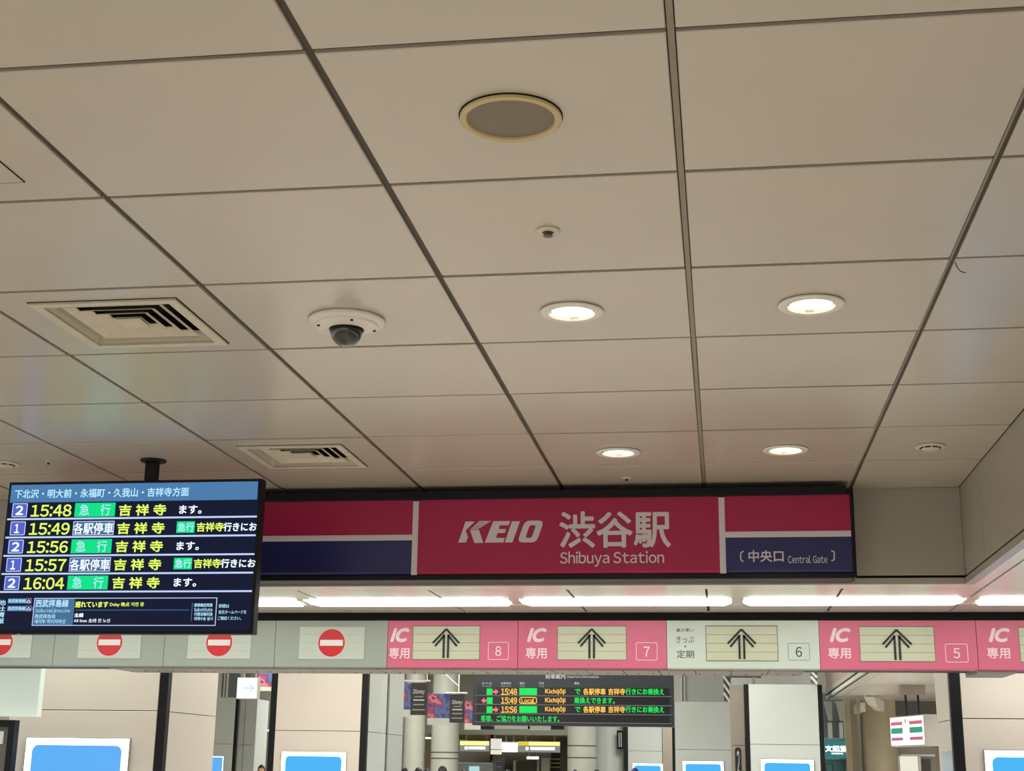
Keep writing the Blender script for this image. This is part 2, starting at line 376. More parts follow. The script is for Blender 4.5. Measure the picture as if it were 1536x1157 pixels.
# ================================================================== CEILING FIXTURES
def downlight(px, py, label, tint=1.0):
    x, y = px, py
    t = thing('downlight', label, 'ceiling light', (x, y, ZC), 'round recessed downlights')
    MB().lathe((x, y, ZC), [(0.118, 0.0), (0.124, -0.004), (0.124, -0.008), (0.118, -0.012), (0.098, -0.013), (0.090, -0.010), (0.088, 0.004), (0.118, 0.004)], 64, caps=False).build('trim_ring', M['white'], t, smooth=True)
    rr = MB(); n = 48; prof = [(0.0895, -0.011), (0.083, 0.004), (0.074, 0.030), (0.058, 0.055), (0.036, 0.072)]
    vs_ = []; fs = []
    for k, (r, h) in enumerate(prof):
        for i in range(n):
            a = 2 * math.pi * i / n; q = r * (1 + (0.012 if i % 2 else -0.012)) if k < 4 else r; vs_.append((x + q * math.cos(a), y + q * math.sin(a), ZC + h))
    for k in range(4):
        for i in range(n):
            j = (i + 1) % n; fs.append((k * n + i, k * n + j, (k + 1) * n + j, (k + 1) * n + i))
    rr.add(vs_, fs).build('reflector', M['reflector'], t)
    MB().lathe((x, y, ZC), [(0.037, 0.068), (0.037, 0.074)], 32).build('lamp', M['lamp'], t, smooth=True)
    MB().lathe((x, y, ZC), [(0.093, -0.009), (0.093, 0.0), (0.086, 0.012), (0.078, 0.034), (0.062, 0.060), (0.04, 0.080), (0.002, 0.082)], 32, caps=False).build('housing', M['duct'], t)
M['lens'] = glow('downlight_lens', (250, 232, 200), 1.15, base=(220, 215, 200))
downlight(-0.543, 5.163, 'round lit downlight in a white ring, left one of the nearer pair')
downlight(0.366, 5.166, 'round lit downlight in a white ring, right one of the nearer pair')
downlight(-0.547, 7.70, 'small-looking lit downlight near the station name sign, left one of the farther pair')
downlight(0.373, 7.708, 'small-looking lit downlight near the station name sign, right one of the farther pair')

# speaker
sx, sy = -0.532, 3.458
t = thing('ceiling_speaker', 'large round ceiling speaker with a cream ring and brown-grey grille', 'speaker', (sx, sy, ZC))
MB().lathe((sx, sy, ZC), [(0.134, 0.0), (0.139, -0.004), (0.139, -0.012), (0.130, -0.017), (0.121, -0.012), (0.118, -0.004), (0.118, 0.002)], 96).build('rim', M['cream'], t, smooth=True)
MB().lathe((sx, sy, ZC), [(0.120, -0.002), (0.119, -0.006), (0.09, -0.008), (0.04, -0.009), (0.002, -0.0095)], 96).build('grille', M['grille'], t, smooth=True)
MB().lathe((sx, sy, ZC), [(0.1415, 0.0), (0.1415, -0.003), (0.137, -0.003), (0.137, 0.0)], 96).build('gasket', M['groove'], t)

# dome camera
dx, dy = -1.444, 5.183
t = thing('security_camera', 'white round security camera with a dark dome, set flush in the ceiling', 'camera', (dx, dy, ZC))
MB().lathe((dx, dy, ZC), [(0.148, 0.0), (0.153, -0.006), (0.151, -0.014), (0.140, -0.020), (0.128, -0.022), (0.124, -0.030), (0.09, -0.037), (0.070, -0.040), (0.066, -0.034), (0.066, 0)], 96).build('housing', M['white'], t, smooth=True)
MB().lathe((dx, dy, ZC), [(0.066, -0.036), (0.068, -0.044), (0.066, -0.050), (0.063, -0.050), (0.062, -0.036)], 64).build('dome_ring', M['black'], t, smooth=True)
MB().lathe((dx, dy, ZC), [(0.0635, -0.044), (0.063, -0.055), (0.057, -0.075), (0.046, -0.092), (0.030, -0.104), (0.012, -0.109), (0.001, -0.110)], 64).build('dome', M['glass'], t, smooth=True)
for a in (25, 115, 205, 295):
    r = 0.112; MB().lathe((dx + r * math.cos(math.radians(a)), dy + r * math.sin(math.radians(a)), ZC - 0.031), [(0.006, -0.006), (0.006, 0.0)], 10).build('screw', M['blacksoft'], t)

# square air diffusers
def frus(mb, cx, cy, so, zo, si, zi, th=0.002):      # four sloping blades between square so (z=zo) and si (z=zi)
    A = [(cx - so, cy - so), (cx + so, cy - so), (cx + so, cy + so), (cx - so, cy + so)]
    B = [(cx - si, cy - si), (cx + si, cy - si), (cx + si, cy + si), (cx - si, cy + si)]
    vs_ = [(x, y, zo) for x, y in A] + [(x, y, zi) for x, y in B] + [(x, y, zo + th) for x, y in A] + [(x, y, zi + th) for x, y in B]
    fs = []
    for i in range(4):
        j = (i + 1) % 4; fs += [(i, j, 4 + j, 4 + i), (8 + i, 12 + i, 12 + j, 8 + j), (i, 8 + i, 8 + j, j), (4 + i, 4 + j, 12 + j, 12 + i)]
    mb.add(vs_, fs)
def diffuser(cx, cy, label):
    t = thing('air_diffuser', label, 'air vent', (cx, cy, ZC), 'square ceiling air diffusers')
    h = 0.298; w = 0.262; zt = ZC + 0.13
    pl = MB()
    pl.box(cx - w, cx + w, cy - w, cy + w, zt, zt + 0.004)
    for (a, b, c, d) in ((-w - .004, w + .004, -w - .004, -w), (-w - .004, w + .004, w, w + .004), (-w - .004, -w, -w, w), (w, w + .004, -w, w)): pl.box(cx + a, cx + b, cy + c, cy + d, ZC, zt)
    pl.build('plenum', M['duct'], t)
    fr = MB()
    for (a, b, c, d) in ((-h, h, -h, -0.257), (-h, h, 0.257, h), (-h, -0.257, -0.257, 0.257), (0.257, h, -0.257, 0.257)):
        fr.box(cx + a, cx + b, cy + c, cy + d, ZC - 0.010, ZC - 0.0005)
    fr.build('frame', M['offwhite'], t)
    inn = MB(); frus(inn, cx, cy, 0.2605, ZC - 0.004, 0.240, ZC + 0.040); inn.build('inner_collar', M['offwhite'], t)
    sh = MB(); q = 0.303
    for (a, b, c, d) in ((-q, q, -q, -h), (-q, q, h, q), (-q, -h, -h, h), (h, q, -h, h)): sh.box(cx + a, cx + b, cy + c, cy + d, ZC - 0.002, ZC)
    sh.build('shadow_gap', M['groove'], t)
    for k, s_ in enumerate((0.205, 0.156, 0.108)):
        mb = MB(); frus(mb, cx, cy, s_, ZC + 0.006, s_ - 0.032, ZC + 0.022, 0.003)
        mb.build('louvre', M['offwhite'], t)
    mb = MB(); frus(mb, cx, cy, 0.064, ZC + 0.004, 0.045, ZC + 0.014); mb.build('louvre', M['offwhite'], t)
    MB().cbox(cx - 0.052, cx + 0.052, cy - 0.052, cy + 0.052, ZC - 0.002, ZC + 0.006, 0.004).build('centre_plate', M['offwhite'], t)
diffuser(-2.325, 5.143, 'square louvred air diffuser on the left, the nearer and larger-looking one')
diffuser(-2.355, 7.676, 'square louvred air diffuser just above the departure display, the farther and smaller-looking one')

# sprinklers, detectors, hatch, stray wire
def sprinkler(px_, py_, label, r=0.040):
    x, y = onZ(px_, py_, ZC)
    t = thing('sprinkler', label, 'sprinkler', (x, y, ZC))
    MB().lathe((x, y, ZC), [(r, 0.0), (r, -0.004), (r * 0.8, -0.008), (r * 0.45, -0.008), (r * 0.4, 0)], 40).build('cover_plate', M['offwhite'], t, smooth=True)
    MB().lathe((x, y, ZC), [(r * 0.5, -0.004), (r * 0.5, -0.008), (r * 0.34, -0.011), (r * 0.3, -0.016), (r * 0.4, -0.018), (r * 0.4, -0.020), (0.002, -0.021)], 24).build('sprinkler_head', M['steeldark'], t, smooth=True)
M['steeldark'] = mat('dull_brass_steel', (84, 76, 62), 0.4, metal=0.4)
sprinkler(822, 346, 'small round sprinkler in the panel behind the ceiling speaker')
sprinkler(940, 717, 'tiny sprinkler just in front of the station name sign, beyond the downlights', 0.028)
sprinkler(73, 692, 'tiny sprinkler above the left corner of the departure display', 0.022)
def detector(x, y, label):
    t = thing('smoke_detector', label, 'smoke detector', (x, y, ZC))
    MB().lathe((x, y, ZC), [(0.082, 0.0), (0.084, -0.004), (0.080, -0.010), (0.060, -0.013), (0.054, -0.010), (0.054, 0)], 56).build('base', M['offwhite'], t, smooth=True)
    MB().lathe((x, y, ZC), [(0.054, -0.008), (0.051, -0.018), (0.042, -0.024), (0.001, -0.026)], 48).build('cap', M['offwhite'], t, smooth=True)
    for k in range(8):
        a0 = math.radians(45 * k + 6); a1 = math.radians(45 * k + 39); pts = []
        for a in (a0, (a0 + a1) / 2, a1): pts.append((x + 0.0535 * math.cos(a), y + 0.0535 * math.sin(a), ZC - 0.015))
        MB().tube(pts, 0.0036, 6).build('slot', M['groove'], t)
detector(1.143, 7.69, 'round slotted smoke detector near the right wall corner')
xx, yy = onZ(8, 695, ZC); detector(xx, yy, 'round slotted smoke detector at the left edge above the departure display')
xx, yy = onZ(38, 273, ZC)
t = thing('access_hatch', 'flush square access hatch in the ceiling, its corner showing at the left edge', 'hatch', (xx - 0.225, yy - 0.225, ZC))
g = MB(); q = 0.0035
for (a, b, c, d) in ((-0.45, 0, -q, 0), (-0.45, 0, -0.45, -0.45 + q), (-0.45, -0.45 + q, -0.45, 0), (-q, 0, -0.45, 0)): g.box(xx + a, xx + b, yy + c, yy + d, ZC - 0.0018, ZC)
g.build('seam', M['groove'], t)
MB().box(xx - 0.446, xx - 0.004, yy - 0.446, yy - 0.004, ZC - 0.0022, ZC).build('door', M['panel'], t)
a = onZ(1433, 394, ZC); b = onZ(1449, 402, ZC)
t = MB().tube([(a[0], a[1], ZC + 0.002), (a[0] + 0.006, a[1] + 0.01, ZC - 0.012), (a[0] + 0.02, a[1] + 0.03, ZC - 0.022), (b[0] - 0.005, b[1] - 0.01, ZC - 0.022)], 0.0017, 6).build('loose_wire', M['groove'])
t['label'] = 'short black wire end poking out of the ceiling joint at right'; t['category'] = 'wire'

# ================================================================== STRIP LIGHTS
for (a, b, lab) in ((-5.97, -4.52, 'white strip light left of the departure display, mostly hidden behind it'), (-4.44, -2.955, 'white strip light whose right end shows just past the departure display'),
                    (-2.905, -1.448, 'white strip light above the leftmost pink gate sign'), (-1.372, 0.072, 'white strip light in the middle, under the white station lettering'),
                    (0.153, 1.598, 'white strip light under the navy central gate panel and the bare soffit corner'), (1.684, 3.14, 'white strip light at the right edge beyond the soffit corner')):
    t = thing('strip_light', lab, 'ceiling light', ((a + b) / 2, 9.79, ZL), 'strip lights over the ticket gates')
    e = 0.045
    oct_ = [(a, 9.79), (a + e, 9.625), (b - e, 9.625), (b, 9.79), (b - e, 9.955), (a + e, 9.955)]
    mb = MB(); n = 6
    mb.add([(x, y, ZL - 0.012) for x, y in oct_] + [(x, y, ZL + 0.0025) for x, y in oct_], [tuple(range(6))[::-1], tuple(range(6, 12))] + [(i, (i + 1) % 6, (i + 1) % 6 + 6, i + 6) for i in range(6)])
    mb.build('diffuser', M['tube'], t)
    for (p, q_) in ((a - 0.018, a - 0.002), (b + 0.002, b + 0.018)): box('end_cap', M['panel_low'], t, p, q_, 9.63, 9.95, ZL - 0.006, ZL + 0.003)

# ================================================================== STATION NAME SIGN
SY = 8.62
SL, SR = -4.30, 0.787
t = thing('station_sign', 'wide crimson and navy station name sign with white lettering on the front bulkhead', 'sign', ((SL + SR) / 2, SY, 2.61))
MB().box(SL, SR + 0.012, SY + 0.012, WALLY - 0.001, 2.612, 3.155).build('box', M['black'], t)
MB().cbox(SL - 0.01, SR - 0.018, SY - 0.012, SY + 0.25, 3.112, 3.165, 0.004, 'y').build('top_cap', M['blacksoft'], t)
MB().cbox(SL, SR + 0.004, SY + 0.004, SY + 0.2, 2.606, 2.640, 0.004, 'y').build('bottom_rail', M['blacksoft'], t)
box('side_frame', M['blacksoft'], t, SR, SR + 0.018, SY, SY + 0.25, 2.612, 3.10)
V1, V2, V3, V4 = -1.913, -1.876, 0.001, 0.038
ZT, ZB, H1, H2 = 3.112, 2.656, 2.892, 2.856
pan = lambda nm, m, x0, x1, z0, z1, **k: MB().box(x0, x1, SY, SY + 0.013, z0, z1).build(nm, m, t, **k)
pan('face_panel', M['crimson'], SL, V1, H1, ZT, label='crimson upper left panel')
pan('face_panel', M['navy'], SL, V1, ZB, H2, label='navy lower left panel')
pan('face_panel', M['crimson'], V2, V3, ZB, ZT, label='crimson centre panel with the station name')
pan('face_panel', M['crimson'], V4, SR, H1, ZT, label='crimson upper right panel')
pan('face_panel', M['navy'], V4, SR, ZB, H2, label='navy lower right panel')
for (x0, x1, m) in ((SL, V1, M['navy']), (V2, V3, M['crimson']), (V4, SR, M['navy'])):
    MB().add([(x0, SY, ZB), (x1, SY, ZB), (x1, SY + 0.014, ZB - 0.018), (x0, SY + 0.014, ZB - 0.018), (x0, SY + 0.02, ZB), (x1, SY + 0.02, ZB)], [(0, 1, 2, 3), (3, 2, 5, 4), (0, 3, 4), (1, 5, 2), (0, 4, 5, 1)]).build('lower_lip', m, t)
for (x0, x1, z0, z1) in ((V1, V2, ZB - 0.018, ZT - 0.006), (V3, V4, ZB - 0.018, ZT - 0.006), (SL, V1, H2, H1), (V4, SR, H2, H1)):
    MB().cbox(x0, x1, SY - 0.003, SY + 0.013, z0, z1, 0.002, 'y').build('white_strip', M['signwhite'], t)
YT = SY - 0.0015
def lp(x, y): return onY(670 + x / 4.389, 750 + y / 4.389, SY)
def poly(mb, pts): mb.prism([lp(*p) for p in pts], YT, SY)
logo = MB()
poly(logo, [(125, 143), (185, 143), (124, 203), (141, 245), (127, 281), (76, 282)])
poly(logo, [(154, 199), (213, 199), (241, 284), (183, 285)])
for k in range(6):
    y = 140 + k * 9.8; w = 7.0 - 0.2 * k
    l0 = 216 - k * 10.6; r_ = 292 - k * 15.4
    poly(logo, [(l0, y), (r_, y), (r_ - 8, y + w), (l0 - 9, y + w)])
poly(logo, [(307, 141), (418, 140), (408, 168), (350, 168), (343, 193), (391, 193), (382, 219), (335, 219), (325, 251), (384, 251), (374, 281), (251, 282)])
poly(logo, [(430, 141), (483, 141), (433, 281), (383, 281)])
n = 48; out = []; inn = []
for k in range(n):
    a = 2 * math.pi * k / n; e = 0.42
    c, s_ = math.cos(a), math.sin(a); ux = math.copysign(abs(c) ** e, c); uy = math.copysign(abs(s_) ** e, s_)
    out.append(lp(553 + 63 * ux - 0.36 * 71 * uy, 209 + 72 * uy)); inn.append(lp(553 + 21 * ux - 0.36 * 41 * uy, 209 + 42 * uy))
vs_ = [(x, YT, z) for x, z in out + inn] + [(x, SY, z) for x, z in out + inn]
fs = []
for i in range(n):
    j = (i + 1) % n; fs += [(i, j, n + j, n + i), (i, 2 * n + i, 2 * n + j, j), (n + i, n + j, 3 * n + j, 3 * n + i)]
logo.add(vs_, fs)
logo.build('logo', M['signwhite'], t, label='white slanted railway company logo')
X0, X1, Z0, Z1 = rect(840, 768, 1005, 821, SY); text('渋谷駅', M['signwhite'], t, X0, X1, Z0, Z1, YT, bold=0.022, label='large white kanji station name')
X0, X1, Z0, Z1 = rect(840, 827.5, 996, 850, SY); text('Shibuya Station', M['signwhite'], t, X0, X1, Z0, Z1, YT, bold=0.012, label='white roman station name')
X0, X1, Z0, Z1 = rect(1123, 826, 1175, 843, SY); text('中央口', M['signwhite'], t, X0, X1, Z0, Z1, YT, bold=0.02, label='white kanji gate name')
X0, X1, Z0, Z1 = rect(1182, 833.5, 1241, 845, SY); text('Central Gate', M['signwhite'], t, X0, X1, Z0, Z1, YT, bold=0.01, label='small white roman gate name')
def crop3(x, y): return onY(780 + x / 2.954, 700 + y / 2.954, SY)
br = MB()
for pts in ([(990, 375), (978, 383), (978, 414), (990, 422)], [(1379, 373), (1392, 378), (1392, 413), (1380, 419)]):
    q = [crop3(*p) for p in pts]
    for a, b in zip(q[:-1], q[1:]): br.seg(a, b, 0.007, YT, SY)
br.build('bracket_marks', M['signwhite'], t)

# ================================================================== DEPARTURE DISPLAY (near, hanging)
DY = 7.66
dX0, dX1, dZ0, dZ1 = onY(15, 722, DY)[0] - 0.002, onY(393, 722, DY)[0], onY(380, 951.5, DY)[1], onY(200, 721, DY)[1]
t = thing('departure_display', 'black hanging flat screen with train times in yellow and green, at left', 'display screen', (-3.28, 7.70, ZC))
MB().cbox(dX0, dX1, DY, DY + 0.075, dZ0, dZ1, 0.004, 'y').build('housing', M['black'], t)
GS = {k: glow('display_' + k, c, s) for k, (c, s) in {'bg': ((12, 22, 52), 0.8), 'head': ((76, 124, 172), 1.0), 'white': ((232, 244, 255), 1.15), 'cyan': ((176, 226, 250), 1.1),
      'lime': ((222, 248, 98), 1.1), 'green': ((0, 226, 136), 1.0), 'violet': ((84, 100, 206), 1.0), 'line': ((188, 204, 244), 1.1), 'slate': ((70, 112, 150), 1.0), 'dim': ((44, 62, 100), 1.0)}.items()}
scr = box('screen', GS['bg'], t, dX0 + 0.012, dX1 - 0.016, DY - 0.002, DY + 0.001, dZ0 + 0.018, dZ1 - 0.014)
def dr(x0, y0, x1, y1): return rect(x0 / 3.84, 700 + y0 / 3.84, x1 / 3.84, 700 + y1 / 3.84, DY)
def dbox(nm, m, x0, y0, x1, y1, lv=1, **k):
    X0, X1, Z0, Z1 = dr(x0, y0, x1, y1); X0 = max(X0, dX0 + 0.008); return box(nm, m, t, X0, X1, DY - 0.002 - 0.0008 * lv, DY - 0.002, Z0, Z1, **k)
def dtext(body, m, x0, y0, x1, y1, lv=2, bold=0.02, **k):
    X0, X1, Z0, Z1 = dr(x0, y0, x1, y1); X0 = max(X0, dX0 + 0.008); return text(body, m, t, X0, X1, Z0, Z1, DY - 0.002 - 0.0008 * lv, bold=bold, **k)
dbox('header_bar', GS['head'], 64, 97, 1484, 200)
dtext('下北沢・明大前・永福町・久我山・吉祥寺方面', GS['cyan'], 88, 128, 1088, 178, bold=0.022, label='pale blue header lettering')
for i, (no, tm, ex) in enumerate((('2', '15:48', 1), ('1', '15:49', 0), ('2', '15:56', 1), ('1', '15:57', 0), ('2', '16:04', 1))):
    ox, oy = -11.25 * i, 104.9 * i; dyc = 0
    X0, X1, Z0, Z1 = dr(72 + ox, 213 + oy, 158 + ox, 292 + oy)
    box('platform_box', GS['violet'], t, X0, X1, DY - 0.0028, DY - 0.002, Z0, Z1)
    MB().rframe(X0, X1, Z0, Z1, 0.0045, 0.006, DY - 0.0034, DY - 0.002).build('platform_frame', GS['line'], t)
    dtext(no, GS['white'], (94 if no == '2' else 98) + ox, 229 + oy, (134 if no == '2' else 122) + ox, 278 + oy, bold=0.04)
    dtext(tm, GS['lime'], 182 + ox * 0.93, 222 + oy, 412 + ox * 0.93, 288 + oy, bold=0.02, label='lime departure time')
    if ex:
        dbox('service_box', GS['green'], 432 + ox * .93, 210 + oy, 664 + ox * .93, 290 + oy)
        dtext('急　行', GS['cyan'], 460 + ox * .93, 218 + oy, 638 + ox * .93, 282 + oy, bold=0.01)
    else:
        X0, X1, Z0, Z1 = dr(432 + ox * .93, 210 + oy, 668 + ox * .93, 291 + oy)
        box('service_box', GS['slate'], t, X0, X1, DY - 0.0028, DY - 0.002, Z0, Z1)
        MB().frame(X0, X1, Z0, Z1, 0.004, DY - 0.0034, DY - 0.002).build('service_frame', GS['line'], t)
        dtext('各駅停車', GS['white'], 436 + ox * .93, 220 + oy, 664 + ox * .93, 284 + oy, bold=0.02)
    dtext('吉 祥 寺', GS['lime'], 688 + ox * .85, 220 + oy, 957 + ox * .85, 283 + oy, bold=0.03)
    if ex: dtext('ます。', GS['white'], 1035 + ox * .7, 225 + oy, 1162 + ox * .7, 272 + oy, bold=0.028)
    else:
        dbox('message_box', GS['green'], 1026 + ox * .7, 212 + oy, 1130 + ox * .7, 278 + oy)
        dtext('急行', GS['cyan'], 1034 + ox * .7, 220 + oy, 1126 + ox * .7, 270 + oy, bold=0.02)
        dtext('吉祥寺', GS['lime'], 1143 + ox * .7, 219 + oy, 1296 + ox * .7, 270 + oy, bold=0.028)
        dtext('行きにお', GS['white'], 1298 + ox * .7, 219 + oy, 1482 + ox * .3, 268 + oy, bold=0.03)
    ly = (303, 410, 514, 620, 722)[i] * .5 + (291, 397, 507, 612, 720)[i] * .5
    X0, X1, Z0, Z1 = dr(44 + ox, ly - 5, 1480 - 7 * i, ly + 5); X0 = max(X0, dX0 + 0.010)
    box('row_line', GS['line'], t, X0, X1, DY - 0.0030, DY - 0.002, Z0, Z1)
dtext('他\n社\n情\n報', GS['cyan'], -22, 770, 30, 905, bold=0.02)
for (y0, y1, s_) in ((760, 790, '西武新宿線'), (803, 834, '西武拝島線')):
    dbox('line_tag', GS['slate'], 47 - (y0 > 790) * 3, y0, 152, y1); dtext(s_, GS['cyan'], 50 - (y0 > 790) * 3, y0 + 5, 148, y1 - 5, bold=0.02)
    X0, X1, Z0, Z1 = dr(152, y0, 181, y1); MB().frame(X0, X1, Z0, Z1, 0.001, DY - 0.0034, DY - 0.002).build('tag_frame', GS['line'], t)
    X0, X1, Z0, Z1 = dr(156, y0 + 7, 177, y1 - 7); tri = MB(); xm = (X0 + X1) / 2
    for p, q in (((X0, Z0), (xm, Z1)), ((xm, Z1), (X1, Z0)), ((X0, Z0), (X1, Z0))): tri.seg(p, q, 0.0028, DY - 0.004, DY - 0.0025)
    tri.build('triangle_mark', GS['white'], t)
X0, X1, Z0, Z1 = dr(195, 760, 426, 914); box('line_name_box', GS['slate'], t, X0, X1, DY - 0.0028, DY - 0.002, Z0, Z1)
zm = onY(180 / 3.84, 700 + 820 / 3.84, DY)[1]
MB().prism([(X0 - 0.018, zm), (X0, zm + 0.02), (X0, zm - 0.02)], DY - 0.0028, DY - 0.002).build('pointer', GS['slate'], t)
X0, X1, Z0, Z1 = dr(192, 757, 1247, 918); MB().frame(X0, X1, Z0, Z1, 0.004, DY - 0.0034, DY - 0.002).build('notice_frame', GS['line'], t)
dtext('西武拝島線', GS['cyan'], 208, 768, 396, 810, bold=0.025); dtext('Seibu Haijima Line', GS['cyan'], 206, 820, 405, 847, bold=0.0)
dtext('西武拜岛线', GS['cyan'], 202, 852, 320, 876, bold=0.01); dtext('세이부 하이지마선', GS['cyan'], 200, 881, 377, 906, bold=0.01)
dtext('遅れています', GS['lime'], 435, 780, 625, 812, bold=0.035); dtext('Delay 晚点 지연 중', GS['lime'], 635, 783, 830, 810, bold=0.02)
dbox('thin_line', GS['head'], 435, 826, 1090, 829); dbox('thin_line', GS['head'], 1104, 785, 1107, 890)
dtext('全線', GS['white'], 430, 845, 482, 869, bold=0.03); dtext('All lines 全线 전 노선', GS['white'], 427, 877, 635, 899, bold=0.012)
for k, s_ in enumerate(('振替輸送実施', 'Substitute', '代替运输实施', '대체수송 실시')): dtext(s_, GS['cyan'], 1120, 789 + k * 26, 1225, 809 + k * 26, bold=0.02)
dtext('詳細は', GS['cyan'], 1262, 793, 1321, 815, bold=0.01); dtext('各社ホームページを', GS['cyan'], 1260, 828, 1420, 850, bold=0.01); dtext('ご確認ください。', GS['cyan'], 1256, 864, 1390, 885, bold=0.01)
MB().box(-3.325, -3.250, 7.70, 7.74, dZ1 - 0.35, ZC - 0.012).build('pole', M['black'], t, bevel=0.003)
MB().lathe((-3.28, 7.71, ZC), [(0.074, 0), (0.076, -0.006), (0.070, -0.012), (0.04, -0.013)], 48).build('ceiling_flange', M['blacksoft'], t, smooth=True)
box('rear_bracket', M['black'], t, -3.45, -3.12, DY + 0.075, DY + 0.12, dZ1 - 0.55, dZ1 - 0.2)
a = onY(26, 951, DY); box('sensor', M['signwhite'], t, a[0] - 0.008, a[0] + 0.008, DY + 0.01, DY + 0.03, dZ0 - 0.008, dZ0)

# ================================================================== GATE SIGNS ON THE HEADER
ZP0, ZP1 = 2.197, 2.541
bounds = [onY(x, y, FY)[0] for x, y in ((82, 960), (247, 960), (413, 960), (581.5, 960), (777, 960), (1000, 960), (1229, 960), (1465, 960))]
bl = [bounds[0] - 0.895] + bounds + [bounds[-1] + 1.09]
def arrow(mb, cx, zc, s):
    # two nested chevrons with twin shafts, in units of crop pixels / 3.84
    k = s / 3.84; P_ = lambda x, y: (cx + (x - 1112) * k, zc - (y - 172) * k); w = 11.5 * k; ya, yb = FY - 0.0045, FY - 0.001
    mb.seg(P_(1112, 92), P_(1034, 172), w, ya, yb); mb.seg(P_(1112, 92), P_(1190, 172), w, ya, yb)
    mb.seg(P_(1101, 127), P_(1048, 190), w, ya, yb); mb.seg(P_(1123, 127), P_(1176, 190), w, ya, yb)
    mb.seg(P_(1099, 124), P_(1099, 257), w * 1.05, ya, yb); mb.seg(P_(1125, 124), P_(1125, 257), w * 1.05, ya, yb)
specs = [('no', None, (-47, 48, 940, 990), 'leftmost grey-green gate sign with a red no-entry disc, cut by the left edge'),
         ('no', None, (117, 212, 940, 990), 'grey-green gate sign with a red no-entry disc, second from the left edge'),
         ('no', None, (281, 377, 940, 990), 'grey-green gate sign with a red no-entry disc under the right end of the departure display'),
         ('no', None, (448, 547, 940, 990), 'grey-green gate sign with a red no-entry disc next to the pink sign numbered 8'),
         ('ic', '8', (619, 719.5, 939, 990), 'leftmost pink gate sign, beside the grey-green ones, double arrow and number 8'),
         ('ic', '7', (836, 939.5, 939, 990.5), 'middle pink gate sign, touching the left of the white one, number 7'),
         ('tk', '6', (1059, 1166.5, 939, 992), 'white gate sign numbered 6 with an upward double arrow'),
         ('ic', '5', (1289.5, 1402, 940, 993), 'pink gate sign touching the right side of the white one, number 5'),
         ('ic', None, (1529, 1640, 941, 994), 'rightmost pink gate sign, cut by the right edge')]
